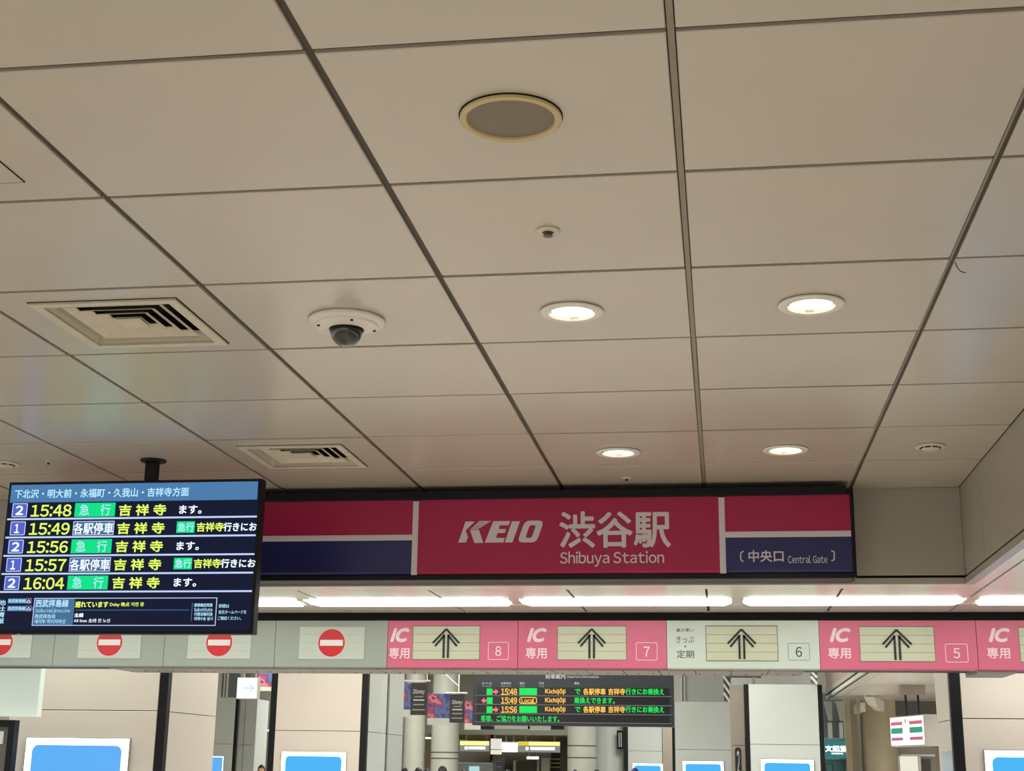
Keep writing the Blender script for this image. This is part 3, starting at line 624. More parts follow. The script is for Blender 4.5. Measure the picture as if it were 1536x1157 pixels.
for i, (kind, no, (bx0, bx1, by0, by1), lab) in enumerate(specs):
    x0, x1 = bl[i] + 0.002, bl[i + 1] - 0.002
    bX0, bX1 = onY(bx0, 965, FY)[0], onY(bx1, 965, FY)[0]; bm0 = (bx0 + bx1) / 2
    bZ0, bZ1 = onY(bm0, by1, FY)[1], onY(bm0, by0, FY)[1]
    if kind == 'no': bZ0, bZ1 = 2.249, 2.499
    t = thing('gate_sign', lab, 'sign', ((x0 + x1) / 2, FY, ZP0), 'gate signs along the header')
    pmat = {'no': M['greygreen'], 'ic': M['pink'], 'tk': M['palewhite']}[kind]
    p = MB()   # panel with a rectangular window
    for (a, b, c, d) in ((x0, bX0, ZP0, ZP1), (bX1, x1, ZP0, ZP1), (bX0, bX1, ZP0, bZ0), (bX0, bX1, bZ1, ZP1)): p.box(a, b, FY, FY + 0.011, c, d)
    p.build('panel', pmat, t)
    MB().add([(x0, FY, ZP0), (x1, FY, ZP0), (x1, FY + 0.03, ZP0 - 0.010), (x0, FY + 0.03, ZP0 - 0.010)], [(0, 1, 2, 3)]).build('bottom_fold', pmat, t)
    MB().frame(bX0 - 0.002, bX1 + 0.002, bZ0 - 0.002, bZ1 + 0.002, 0.0045, FY - 0.0025, FY + 0.011).build('board_frame', M['greygreen'] if kind == 'no' else M['colbrown'], t)
    bd = box('board', M['groove'], t, bX0, bX1, FY + 0.008, FY + 0.0115, bZ0, bZ1)
    hgt = (bZ1 - bZ0 - 0.006) / 4
    for k in range(4):
        z = bZ0 + 0.003 + k * hgt
        MB().cbox(bX0 + 0.0025, bX1 - 0.0025, FY + 0.0005, FY + 0.009, z + (0.0008 if kind != 'no' else 0.0003), z + hgt - (0.0008 if kind != 'no' else 0.0003), 0.0006, 'y').build('slat', M['paleslat'] if kind == 'no' else M['creamslat'], bd)
    cx, cz = (bX0 + bX1) / 2, (bZ0 + bZ1) / 2
    if kind == 'no':
        MB().disc(cx, cz, 0.107, FY - 0.0015, FY + 0.0005, 56).build('disc_rim', M['pinkwhite'], t)
        MB().disc(cx, cz, 0.1035, FY - 0.003, FY - 0.0015, 56).build('no_entry_disc', M['red'], t)
        box('white_bar', M['paper'], t, cx - 0.089, cx + 0.089, FY - 0.0045, FY - 0.003, cz - 0.022, cz + 0.022)
    else:
        mb = MB(); arrow(mb, cx, cz - 0.003, 0.497 / 100); mb.build('arrow', M['ink'], t)
        sc = lambda v: v / 3.84
        if kind == 'ic':
            lx = {'8': 380 + 783 / 3.84, '7': 700 + 341 / 3.84, '5': 1080 + 547 / 3.368, None: 1080 + 1350 / 3.368}[no]
            w = {'8': 30, '7': 31, '5': 33.5, None: 34}[no]
            off = 3
            X0, X1, Z0, Z1 = rect(lx + off, 943.5, lx + w - 1.0, 962.5, FY)
            text('IC', M['pinkwhite'], t, X0, X1, Z0, Z1, FY - 0.001, bold=0.05, shear=0.3)
            X0, X1, Z0, Z1 = rect(lx, 972, lx + w, 988, FY); text('専用', M['pinkwhite'], t, X0, X1, Z0, Z1, FY - 0.001, bold=0.02)
        else:
            for (b_, s4, bo) in (('裏が黒い', (1207, 88, 1308, 109), 0.0), ('きっぷ', (1208, 133, 1310, 172), 0.0), ('・', (1254, 188, 1264, 197), 0.0), ('定期', (1210, 214, 1309, 260), 0.0)):
                X0, X1, Z0, Z1 = rect(700 + s4[0] / 3.84, 920 + s4[1] / 3.84, 700 + s4[2] / 3.84, 920 + s4[3] / 3.84, FY)
                text(b_, M['ink'], t, X0, X1, Z0, Z1, FY - 0.001, bold=bo)
        if no:
            r4 = {'8': (732, 963.5, 763, 990), '7': (954, 964, 986, 991), '6': (1182, 965, 1214.5, 991), '5': (1418, 966, 1452, 994)}[no]
            X0, X1, Z0, Z1 = rect(*r4, FY)
            lm = M['pinkwhite'] if kind == 'ic' else M['ink']
            MB().rframe(X0, X1, Z0, Z1, 0.0042 if kind == 'ic' else 0.0025, 0.014, FY - 0.001, FY + 0.001).build('number_frame', lm, t)
            cw, ch = (X0 + X1) / 2, (Z0 + Z1) / 2
            text(no, lm, t, cw - 0.0215, cw + 0.0215, ch - 0.037, ch + 0.034, FY - 0.001, bold=0.014 if kind == 'ic' else 0.004)

# ================================================================== COLUMNS WITH SCREENS
def screen(x0, x1, top, Y, label, blue='scr_blue', X=None, bot=0.42, cut=None):
    X0, X1 = (onY(x0, top, Y)[0], onY(x1, top, Y)[0]) if X is None else X
    Z1 = onY((x0 + x1) / 2, top, Y)[1]
    t = thing('advert_screen', label, 'screen', ((X0 + X1) / 2, Y, bot), 'upright lit screens on the columns')
    box('bezel', M['steel'], t, X0 - 0.008, X1 + 0.008, Y - 0.022, Y, bot, Z1 + 0.006)
    box('white_border', M['scr_white'], t, X0, X1, Y - 0.024, Y - 0.022, bot + 0.01, Z1)
    m_ = (X1 - X0) * 0.065
    mb = MB(); r = (X1 - X0) * 0.06; pts = []
    a0, a1, c0, c1 = X0 + m_, X1 - m_, bot + 0.01 + m_, Z1 - m_ * 0.95
    for (cx, cz, an) in ((a1 - r, c1 - r, 0), (a0 + r, c1 - r, 90), (a0 + r, c0 + r, 180), (a1 - r, c0 + r, 270)):
        for k in range(7): q = math.radians(an + 15 * k); pts.append((cx + r * math.cos(q), cz + r * math.sin(q)))
    mb.prism(pts, Y - 0.026, Y - 0.024).build('blue_picture', M[blue], t)
ZJ, ZTOP = 1.885, 2.85
ZJ1 = onY(140, 1066, 11.9)[1]
def column(X0, X1, Y, depth, label, m, posts=(), ztop=ZTOP, zj=ZJ, side=None, sm=None):
    t = thing('column', label, 'column', ((X0 + X1) / 2, Y + depth / 2, 0))
    box('core', M['groove'], t, X0 + 0.02, X1 - 0.02, Y + 0.02, Y + depth - 0.02, 0, ztop - 0.01)
    MB().cbox(X0, X1, Y, Y + 0.03, 0, zj - 0.003, 0.003, 'y').build('lower_panel', m, t)
    MB().cbox(X0, X1, Y, Y + 0.03, zj + 0.003, ztop, 0.003, 'y').build('upper_panel', m, t)
    s_ = sm or m
    for (a, b, nm) in ((0, zj - 0.003, 'lower_side_panel'), (zj + 0.003, ztop, 'upper_side_panel')):
        if side in ('r', 'b'): box(nm, s_, t, X1 + 0.012, X1 + 0.042, Y + 0.09, Y + depth, a, b)
        if side in ('l', 'b'): box(nm, s_, t, X0 - 0.042, X0 - 0.012, Y + 0.09, Y + depth, a, b)
    for (p0, p1) in posts: box('corner_post', M['blacksoft'], t, p0, p1, Y + 0.006, Y + 0.085, 0, ztop - 0.002)
    return t
YC = 11.9
XR = onY(236.5, 1066, YC)[0]
column(XR - 1.36, XR - 0.005, YC, 1.35, 'big cream column at far left behind the gate signs, carrying a large blue screen', M['colpanel'], [(XR, XR + 0.076)], side='r', zj=ZJ1)
screen(42, 196, 1108, YC, 'blue screen with white border on the big cream column at far left', 'scr_blue2')
column(*(onY(412.5, 1099, 18)[0], onY(540, 1099, 18)[0]), 18.0, 1.25, 'warm white column right of the small arrow sign, between two black strips', M['colpanel2'], [(onY(403, 1099, 18)[0], onY(412, 1099, 18)[0]), (onY(540, 1099, 18)[0], onY(549.5, 1099, 18)[0])], side='r', sm=M['colcool'])
screen(423.5, 520, 1128.5, 18, 'blue screen on the warm white column right of the arrow sign')
xa = onY(577, 1103, 19.6)[0]
column(xa - 0.25, xa + 0.01, 19.5, 1.0, 'narrow cool white column face just left of the hanging banners', M['colcool'], [(xa + 0.0, xa + 0.03)], side='r')
t3 = 29.0
column(onY(318, 1118, t3)[0], onY(349.5, 1118, t3)[0], t3, 0.25, 'distant pale column under the small arrow sign at left', M['colcool'], [(onY(349.5, 1118, t3)[0], onY(354, 1118, t3)[0])], ztop=2.78, zj=1.835)
screen(318, 336, 1135, t3, 'sliver of a blue screen on the distant column beside the big cream one', 'scr_blue2')
XR1 = onY(1444, 1080, YC)[0]
column(XR1, XR1 + 1.4, YC, 1.1, 'big cream column at the right edge behind the pink sign numbered 5', M['colpanel'], [(onY(1427.5, 1080, YC)[0], XR1 - 0.004)], side='l', zj=ZJ1, ztop=2.595)
screen(1476, 1636, 1127, YC, 'blue screen cut by the right edge on the big cream column')
column(onY(1125, 1100, 22.6)[0], onY(1229, 1100, 22.6)[0], 22.6, 1.1, 'cool white column below the sign numbered 6, right of the brown column', M['colcool'],
       [(onY(1117.5, 1100, 22.6)[0], onY(1124.5, 1100, 22.6)[0]), (onY(1229.5, 1100, 22.6)[0], onY(1236, 1100, 22.6)[0])], ztop=onY(1180, 1027, 22.6)[1], zj=onY(1180, 1117.5, 22.6)[1])
screen(1141, 1220, 1140, 22.6, 'blue screen on the cool white column below the sign numbered 6')
column(onY(1012.5, 1100, 29)[0], onY(1098, 1100, 29)[0], 29.0, 1.2, 'cool white column just right of the hanging departure board', M['colcool'], [(onY(1008.5, 1100, 29)[0], onY(1012, 1100, 29)[0])], ztop=onY(1050, 1053, 29)[1], zj=onY(1050, 1125, 29)[1])
screen(1024, 1085, 1142.5, 29, 'blue screen on the column just right of the hanging departure board')
column(onY(942, 1120, 36)[0], onY(993, 1120, 36)[0], 36.0, 1.2, 'far white column seen under the right half of the hanging board', M['colcool'], [(onY(937.5, 1120, 36)[0], onY(941.5, 1120, 36)[0])], ztop=3.4, zj=onY(965, 1127, 36)[1])
screen(949, 994, 1146, 36, 'far blue screen under the right half of the hanging board')
column(onY(1096, 1100, 22.9)[0], onY(1117, 1100, 22.9)[0], 22.9, 0.8, 'narrow brown column carrying an oval number 2 plate', M['colbrown'], ztop=onY(1105, 1029, 22.9)[1], zj=onY(1105, 1118.5, 22.9)[1])
column(onY(993.5, 1100, 33)[0], onY(1008, 1100, 33)[0], 33.0, 0.8, 'far narrow brown column just left of the cool white column beside the board', M['colbrown'], ztop=3.4, zj=2.4)
# number plate
X0, X1, Z0, Z1 = rect(1103, 1121.5, 1112, 1180, 22.88)
t = thing('number_plate', 'tall dark oval plate with a pale 2 on the narrow brown column', 'sign', ((X0 + X1) / 2, 22.88, Z0))
MB().rframe(X0, X1, Z0, Z1, 0.045, 0.046, 22.885, 22.90).build('plate', M['ink'], t)
text('2', M['signwhite'], t, X0 + 0.03, X1 - 0.025, Z0 + 0.2, Z1 - 0.05, 22.882, bold=0.0)
# poster on left side of right column
t = thing('side_poster', 'small pale blue glossy poster on the left side of the big right column', 'poster', (1.78, 12.3, 1.2))
box('sheet', mat('poster_blue_grey', (172, 186, 196), 0.15), t, XR1 - 0.052, XR1 - 0.042, 12.12, 12.75, 0.9, onY(1416, 1127, 12.4)[1])
# pale board and black frame at the left edge
X0, X1, Z0, Z1 = rect(-70, 1000, 49, 1074, 10.95)
t = thing('blank_sign', 'pale blank green-white panel hanging at the left edge under the gate signs', 'sign', ((X0 + X1) / 2, 10.95, Z1))
MB().cbox(X0, X1, 11.06, 11.14, Z0, Z1 + 0.25, 0.004, 'y').build('panel', glow('pale_lit_panel', (206, 220, 206), 0.55, base=(200, 210, 200)), t)
X0, X1, Z0, Z1 = rect(-90, 1080, 13.5, 1300, 11.2)
t = thing('notice_board', 'black framed notice board at the bottom left edge', 'notice board', ((X0 + X1) / 2, 11.2, Z0))
MB().frame(X0, X1, Z0, Z1, 0.055, 11.18, 11.26).build('frame', M['blacksoft'], t)
box('back_board', mat('notice_back', (110, 108, 104), 0.5), t, X0 + 0.05, X1 - 0.05, 11.22, 11.24, Z0, Z1 - 0.05)
X0_, X1_, Z0_, Z1_ = rect(-60, 1097, 4, 1116, 11.2)
box('paper_notice', M['paper'], t, X0_, X1_, 11.21, 11.22, Z0_, Z1_)

# ================================================================== HALL: SIGNS, BOARD, BANNERS
# small arrow sign
AYd = 16.0
X0, X1, Z0, Z1 = rect(356, 1017.5, 385.5, 1048, AYd)
t = thing('arrow_sign', 'small square lit white sign with a pale teal arrow, hanging at left', 'sign', ((X0 + X1) / 2, AYd, Z1))
box('case', M['steel'], t, X0 - 0.006, X1 + 0.006, AYd, AYd + 0.1, Z0 - 0.006, Z1 + 0.008)
box('lit_face', glow('sign_white_face', (250, 254, 255), 1.6), t, X0, X1, AYd - 0.002, AYd, Z0, Z1)
ar = MB(); cx, cz = (X0 + X1) / 2 + 0.01, (Z0 + Z1) / 2; L = 0.055
L = 0.068
for p, q in (((cx - L, cz), (cx + L, cz)), ((cx + L, cz), (cx + 0.012, cz + 0.042)), ((cx + L, cz), (cx + 0.012, cz - 0.042))): ar.seg(p, q, 0.010, AYd - 0.004, AYd - 0.002)
ar.build('arrow', glow('sign_teal', (140, 206, 200), 1.0), t)
for dx_ in (-0.07, 0.07): MB().tube([(cx + dx_, AYd + 0.05, Z1), (cx + dx_, AYd + 0.05, 4.5)], 0.008).build('hanger', M['steel'], t)

# hanging LED departure board
BY = 20.0
X0, X1, Z0, Z1 = rect(709, 1003, 1010.5, 1089.5, BY)
t = thing('departure_board', 'dark hanging board with green and amber dot-matrix train times in the hall', 'display board', ((X0 + X1) / 2, BY, 4.5))
MB().cbox(X0, X1, BY, BY + 0.22, Z0, Z1, 0.006, 'y').build('case', mat('board_slate', (42, 46, 52), 0.35), t)
LG = glow('led_green', (20, 238, 96), 1.0); LA = glow('led_amber', (255, 196, 84), 1.1); LR = glow('led_red', (250, 120, 120), 1.0); LW = mat('board_print', (190, 196, 194), 0.5)
rowm = mat('led_row_black', (20, 22, 26), 0.3); railm = mat('board_rail', (92, 96, 102), 0.4)
for (y0, y1) in ((1032, 1043.5), (1045.5, 1057), (1059, 1070.5), (1073, 1083.5)):
    a, b, c, d = rect(716, y0, 1004, y1, BY); box('led_row', rowm, t, a, b, BY - 0.004, BY, c, d)
for y in (1044.5, 1058, 1071.7, 1084.6):
    a, b, c, d = rect(712, y - 0.7, 1008, y + 0.7, BY); box('rail', railm, t, a, b, BY - 0.010, BY, c, d)
def bt(s_, m, x0, y0, x1, y1, bold=0.02, **k): ptext(s_, m, t, x0, y0, x1, y1, BY - 0.005, plane=BY, bold=bold, **k)
bt('発車案内', LW, 818, 1011.3, 848, 1018.8, 0.02); bt('Departure Information', LW, 851, 1013.5, 898, 1018.5, 0.01)
for (s_, s2, x) in (('のりば', 'Track', 723), ('発車時刻', 'Departure', 751.5), ('種別', 'Type', 779.5), ('行先', 'To', 808.5), ('備考', '', 861.5)):
    wd = 15 if len(s_) > 2 else 7.5
    bt(s_, LW, x, 1023.5, x + wd, 1027.5, 0.01)
    if s2: bt(s2, LW, x, 1029, x + wd, 1031, 0.0)
for i, y in enumerate((1033.2, 1046.4, 1060)):
    yc = y + 5
    gx = 730 if i != 1 else 730.5
    a, b, c, d = rect(gx, y, gx + 8.5, y + 10, BY); box('green_square', LG, t, a, b, BY - 0.006, BY - 0.004, c, d)
    ar = MB()
    if i != 1: pts = [(739, yc - 1.8), (743, yc - 1.8), (743, yc - 4.5), (748, yc), (743, yc + 4.5), (743, yc + 1.8), (739, yc + 1.8)]
    else: pts = [(730, yc - 1.8), (726.5, yc - 1.8), (726.5, yc - 4.5), (722, yc), (726.5, yc + 4.5), (726.5, yc + 1.8), (730, yc + 1.8)]
    ar.prism([onY(px_, py_, BY) for px_, py_ in pts], BY - 0.006, BY - 0.004); ar.build('red_arrow', LR, t)
    bt(('15:48', '15:49', '15:56')[i], LA, 752, y + 0.3, 775.5, y + 9.5, 0.035)
    if i != 1:
        a, b, c, d = rect(779, y - 0.5, 805.5, y + 9.8, BY); box('green_bar', LG, t, a, b, BY - 0.006, BY - 0.004, c, d)
    else:
        a, b, c, d = rect(779, y - 0.5, 805.5, y + 10, BY); MB().rframe(a, b, c, d, 0.012, 0.03, BY - 0.006, BY - 0.004).build('amber_frame', LA, t)
        bt('Local', LA, 782.5, y + 1.5, 802, y + 8.3, 0.03)
    bt('Kichijōji', LA, 818, y + 0.5, 848, y + 9.5, 0.025)
    if i != 1:
        bt('で', LG, 862.5, y + 1, 870.5, y + 8.5, 0.02); bt('各駅停車', LA, 875, y, 908.5, y + 9.5, 0.03); bt('吉祥寺', LA, 912.5, y, 937.5, y + 9.5, 0.03)
        bt('行きにお乗換え', LG, 938.5, y + 0.3, 996, y + 9.3, 0.025)
    else: bt('乗換えできます。', LG, 861.5, y + 0.3, 922, y + 9.5, 0.025)
bt('客様、ご協力をお願いいたします。', LG, 721.5, 1074, 839, 1083, 0.02)
for x in (729.5, 835.5):
    a, b, c, d = rect(x - 9, 1089, x + 9, 1094.5, BY); box('foot', M['black'], t, a, b, BY + 0.02, BY + 0.18, c, d)
for x in (745, 975):
    a = onY(x, 1010, BY)[0]; MB().tube([(a, BY + 0.11, Z1), (a, BY + 0.11, 4.5)], 0.03).build('hanger', M['steel'], t)

# hanging banners (their character artwork is left out, colours only)
bm1 = bpy.data.materials.new('banner_art'); bm1.use_nodes = True; nt = bm1.node_tree; bs = nt.nodes['Principled BSDF']; bs.inputs['Roughness'].default_value = 0.6
tc = nt.nodes.new('ShaderNodeTexCoord'); no_ = nt.nodes.new('ShaderNodeTexNoise'); no_.inputs['Scale'].default_value = 4.5; no_.inputs['Detail'].default_value = 6
rp = nt.nodes.new('ShaderNodeValToRGB'); cr = rp.color_ramp; cr.interpolation = 'CONSTANT'
cr.elements[0].position = 0; cr.elements[0].color = lin((48, 66, 120)); cr.elements[1].position = 0.40; cr.elements[1].color = lin((84, 94, 134))
for p_, c_ in ((0.50, (70, 60, 110)), (0.54, (146, 62, 82)), (0.62, (180, 110, 122)), (0.68, (110, 40, 60))):
    e_ = cr.elements.new(p_); e_.color = lin(c_)
nt.links.new(tc.outputs['Object'], no_.inputs['Vector']); nt.links.new(no_.outputs['Fac'], rp.inputs[0]); nt.links.new(rp.outputs[0], bs.inputs['Base Color'])
M['art'] = bm1
M['bannerdark'] = mat('banner_dark', (38, 34, 36), 0.5); M['bannerpale'] = mat('banner_pale', (182, 184, 172), 0.5)
def banner(Y, art, dark, rod, label, script=True):
    a, b, c, d = rect(*art, Y)
    lo = min(a, rect(*dark, Y)[0]) if dark else a
    t = thing('hanging_banner', label, 'banner', ((a + b) / 2, Y, 4.5), 'banners hanging in the hall')
    zz = c + (d - c) * 0.22
    box('picture_sheet', M['art'], t, a, b, Y, Y + 0.012, zz, d); box('pale_foot', M['bannerpale'], t, a, b, Y, Y + 0.012, c, zz)
    if dark:
        a, b, c, d = rect(*dark, Y); box('dark_sheet', M['bannerdark'], t, a, b, Y - 0.012, Y - 0.001, c, d)
        w, h = b - a, d - c
        text('Disney', M['signwhite'], t, a + w * .14, b - w * .14, c + h * .62, c + h * .80, Y - 0.014, bold=0.0, shear=0.2)
        for (f0, f1, g) in ((.55, .58, .22), (.44, .48, .16), (.30, .34, .16), (.14, .18, .12)):
            box('print_line', M['bannerpale'] if f0 in (.44,) else M['colbrown'], t, a + w * g, b - w * g, Y - 0.0135, Y - 0.012, c + h * f0, c + h * f1)
    if not rod:
        MB().tube([((a + b) / 2, Y + 0.006, d), ((a + b) / 2, Y + 0.006, 4.5)], 0.010).build('hanger', M['white'], t)
    if rod:
        a, b, c, d = rect(*rod, Y); MB().tube([(a, Y - 0.02, (c + d) / 2), (b, Y - 0.02, (c + d) / 2)], max((d - c) / 2, 0.012)).build('rod', M['white'], t)
        xm = b - 0.12 * (b - a) if Y < 25 else a + .6 * (b - a)
        MB().tube([(xm, Y - 0.02, (c + d) / 2), (xm, Y - 0.02, 4.5)], 0.010).build('hanger', M['white'], t)
        MB().tube([(xm, Y - 0.02, (c + d) / 2 + 0.12), (xm - 0.5, Y - 0.02, (c + d) / 2 + 0.55)], 0.007).build('stay', M['white'], t)
banner(23, (590, 1025, 617, 1076), (616.5, 1024.5, 640.5, 1073), (606, 1020.8, 646, 1022.8), 'dark hanging banner with white script, nearest to the narrow column')
banner(26, (641, 1041, 675.5, 1088), (675, 1042, 697, 1084.5), (669, 1039, 701, 1041), 'red and blue hanging banner with a dark right half, middle of the row')
banner(29, (697, 1052, 722, 1095), None, None, 'red and blue hanging banner partly hidden by the departure board')
banner(21, (386, 1009, 418, 1037), None, None, 'reddish hanging banner behind the black strip, right of the arrow sign')

# hall left: grey-blue panel over far column
t = slab('wall_cabinet', M['gratesteel'], None, 333, 1000, 360, 1049, 30.2, 0.3); t['label'] = 'blue-grey vertical panel above the distant column at left'; t['category'] = 'wall panel'
for x in (338, 342):
    a, b, c, d = rect(x - 1, 1000, x + 1, 1048, 30.2); box('pipe', M['white'], t, a, b, 30.14, 30.2, c, d)
t = slab('column', M['colcool'], None, 354, 1049, 379, 1300, 30.2, 0.8); t['label'] = 'distant grey-green column right of the thin black strip at left'; t['category'] = 'column'
a, b, c, d = rect(366, 1049, 366.6, 1157, 30.2); box('joint', M['steel'], t, a, b, 30.19, 30.2, c, d)
a, b, c, d = rect(354, 1117.8, 379, 1118.5, 30.2); box('joint', M['steel'], t, a, b, 30.19, 30.2, c, d)
# left far back: wall with ledges, lamp, kiosk sign
t = slab('wall_partition', M['farwall'], None, 374, 990, 412, 1094, 34, 0.3); structure(t)
a, b, c, d = rect(380, 1058, 403, 1064, 34); box('ledge', M['colbrown'], t, a, b, 33.8, 34, c, d)
a, b, c, d = rect(380, 1070, 403, 1071, 34); box('ledge', M['colbrown'], t, a, b, 33.9, 34, c, d)
X0, X1, Z0, Z1 = rect(378, 1094.8, 402, 1097.2, 33.6)
t = thing('lamp', 'thin bright strip lamp over the yellow shop sign at left', 'light', ((X0 + X1) / 2, 33.6, Z1)); box('tube', M['tubefar'] if 'tubefar' in M else glow('far_tube', (250, 250, 236), 1.4), t, X0, X1, 33.6, 33.7, Z0, Z1); box('bracket', M['steel'], t, X0, X1, 33.6, 34.1, Z1, Z1 + 0.03)
for q in (X0, X1): MB().tube([(q, 33.65, Z1), (q, 33.65, 4.5)], 0.012).build('hanger', M['steel'], t)
M['fary'] = glow('lit_yellow', (250, 242, 150), 1.1); M['farw'] = glow('lit_white', (255, 255, 250), 1.5); M['farg'] = glow('lit_grey', (150, 152, 148), 0.8); M['fardy'] = glow('lit_amber_yellow', (226, 206, 60), 1.0)
X0, X1, Z0, Z1 = rect(374, 1105, 397, 1124, 36)
t = thing('shop_sign', 'yellow and white lit shop sign at left beyond the columns', 'sign', ((X0 + X1) / 2, 36, Z0))
box('case', M['steel'], t, X0 - 0.05, X1 + 0.05, 36, 36.3, Z0 - 0.02, Z1 + 0.02)
box('yellow_band', M['fary'], t, X0, X1, 35.98, 36, Z0 + (Z1 - Z0) * .55, Z1); box('white_band', M['farw'], t, X0, X1 - 0.08, 35.98, 36, Z0 + (Z1 - Z0) * .2, Z0 + (Z1 - Z0) * .42)
MB().tube([(X1, 36.15, Z1), (X1, 36.15, 4.5)], 0.03).build('hanger', M['steel'], t)

# centre: wall above the shops, round columns, shop row
wy = 37.5
uw = structure(slab('wall_upper', M['farwall'], None, 560, 960, 1260, 1104, wy, 0.3))
a, b, c, d = rect(724, 1089, 795, 1094, wy); box('small_notice', M['palewhite'], uw, a, b, wy - 0.02, wy, c, d)
a, b, c, d = rect(792, 1088, 826, 1096, wy); box('small_notice', M['palewhite'], uw, a, b, wy - 0.02, wy, c, d)
def roundcol(xa, xb, Y, m, label, rings=(), z1=4.45):
    A = onY(xa, 1120, Y)[0]; B = onY(xb, 1120, Y)[0]; r = (B - A) / 2
    t = thing('column', label, 'column', ((A + B) / 2, Y + r, 0))
    MB().lathe(((A + B) / 2, Y + r, 0), [(r, 0), (r, z1)], 40).build('shaft', m, t, smooth=True)
    for y in rings:
        z = onY((xa + xb) / 2, y, Y)[1]; MB().lathe(((A + B) / 2, Y + r, z), [(r + 0.004, -0.015), (r + 0.004, 0.015)], 40).build('ring_joint', M['dark'], t)
roundcol(602, 634, 35.0, M['colgrey'], 'round grey-green column directly below the dark script banner')
roundcol(643, 684, 35.0, M['colgrey'], 'round grey-green column with two dark rings, left of the shop signs', (1129, 1138))
roundcol(849, 893, 35.0, M['colgrey'], 'round grey-green column with two dark rings, right of the shop signs', (1119, 1137))
roundcol(891, 937, 36.2, M['colcool'], 'wide pale round column carrying a small dark notice under the board')
X0, X1, Z0, Z1 = rect(925, 1096, 934, 1124, 35.9)
t = thing('vertical_notice', 'small dark upright notice on the pale round column', 'sign', ((X0 + X1) / 2, 36.0, Z0))
box('plate', M['groove'], t, X0, X1, 36.0, 36.06, Z0, Z1)
for k in (0.3, 0.65): box('print_column', M['signwhite'], t, X0 + (X1 - X0) * k, X0 + (X1 - X0) * (k + .12), 35.99, 36.0, Z0 + .05, Z1 - .05)
box('arm', M['dark'], t, X0 + .02, X0 + .06, 36.05, 36.3, Z0 + .1, Z0 + .14)
structure(slab('wall_shop', M['dark'], None, 620, 1100, 870, 1330, 44.6, 0.3))
structure(slab('trim_6', mat('olive_soffit', (120, 112, 70), 0.5), None, 684, 1103.5, 850, 1110, 41.5, 2.5))
slot = slab('door_1', M['beige'], None, 633, 1109, 643.5, 1300, 40, 0.1); structure(slot)
t = slab('lamp', M['farw'], None, 633.5, 1106.3, 644.5, 1108.6, 36.5, 0.2); t['label'] = 'tiny bright lamp in the slot between the two round columns'; t['category'] = 'light'
a, b, c, d = rect(633.5, 1106.3, 644.5, 1108.6, 36.5); MB().tube([((a + b) / 2, 36.6, d), ((a + b) / 2, 36.6, 4.5)], 0.015).build('hanger', M['steel'], t)
SYY = 41
def shopsign(x0, x1, y0, ym, y1, label, amber=None):
    X0, X1, Z0, Z1 = rect(x0, y0, x1, y1, SYY); zm = onY((x0 + x1) / 2, ym, SYY)[1]
    t = thing('shop_sign', label, 'sign', ((X0 + X1) / 2, SYY, Z0))
    box('case', M['steel'], t, X0, X1, SYY, SYY + 0.6, Z0, Z1)
    box('yellow_band', M['fary'], t, X0, X1, SYY - 0.02, SYY, zm, Z1); box('grey_band', M['farg'], t, X0, X1, SYY - 0.02, SYY, Z0, zm)
    if amber: box('amber_end', M['fardy'], t, X0, X0 + (X1 - X0) * amber, SYY - 0.025, SYY - 0.02, zm, Z1)
    box('white_print', M['farw'], t, X0 + (X1 - X0) * .3, X1 - (X1 - X0) * .12, SYY - 0.03, SYY - 0.02, Z0 + (zm - Z0) * .35, Z0 + (zm - Z0) * .8)
    MB().disc(X0 + (X1 - X0) * .22, Z0 + (zm - Z0) * .55, 0.05, SYY - 0.03, SYY - 0.02, 12).build('white_dot', M['farw'], t)
    for q in (0.15, 0.85): MB().tube([(X0 + (X1 - X0) * q, SYY + .3, Z1), (X0 + (X1 - X0) * q, SYY + .3, 2.6 + 1.9)], 0.02).build('hanger', M['steel'], t)
shopsign(690, 733.5, 1112, 1118.5, 1127.5, 'yellow and white shop sign at the left of the lit shop row')
shopsign(777, 840, 1113, 1119, 1129, 'longer shop sign with an amber end, at the right of the lit shop row', 0.26)
t = slab('lit_board', M['farw'], None, 753, 1114, 775, 1128.5, 40.5, 0.2); t['label'] = 'glaring white square board between the two shop signs'; t['category'] = 'sign'
a, b, c, d = rect(753, 1114, 775, 1128.5, 40.5)
for q in (a + .1, b - .1): MB().tube([(q, 40.6, d), (q, 40.6, 4.5)], 0.02).build('hanger', M['steel'], t)
X0, X1, Z0, Z1 = rect(736, 1108.5, 751, 1132, 40)
t = thing('upright_screen', 'white angled screen left of the glaring white board', 'screen', ((X0 + X1) / 2, 40, Z0)); zz = Z0 + (Z1 - Z0) * .33
box('face', glow('pale_screen', (226, 226, 216), 1.0), t, X0, X1, 40, 40.2, zz, Z1); box('lower_face', glow('pale_screen_low', (236, 232, 200), 1.0), t, X0, X1, 40, 40.2, Z0, zz - 0.02)
MB().tube([(X0 + .1, 40.1, Z1), (X0 + .1, 40.1, 4.5)], 0.02).build('hanger', M['steel'], t)
t = slab('post', M['black'], None, 734, 1100, 737.5, 1300, 40.6, 0.2); t['label'] = 'thin black post left of the white angled screen'; t['category'] = 'post'
t = slab('shelf_unit', mat('shelf_grey', (120, 126, 130), 0.4), None, 738, 1137, 752, 1300, 39.8, 0.5); t['label'] = 'grey-blue shelf unit below the white angled screen'; t['category'] = 'shelf'
for y in (1142, 1150): a, b, c, d = rect(738, y, 752, y + 1, 39.8); box('shelf', M['white'], t, a, b, 39.7, 39.8, c, d)
t = slab('strip_lamp', M['farw'], None, 790, 1135.3, 807, 1139.3, 43, 0.2); t['label'] = 'short glowing lamp under the longer shop sign'; t['category'] = 'light'
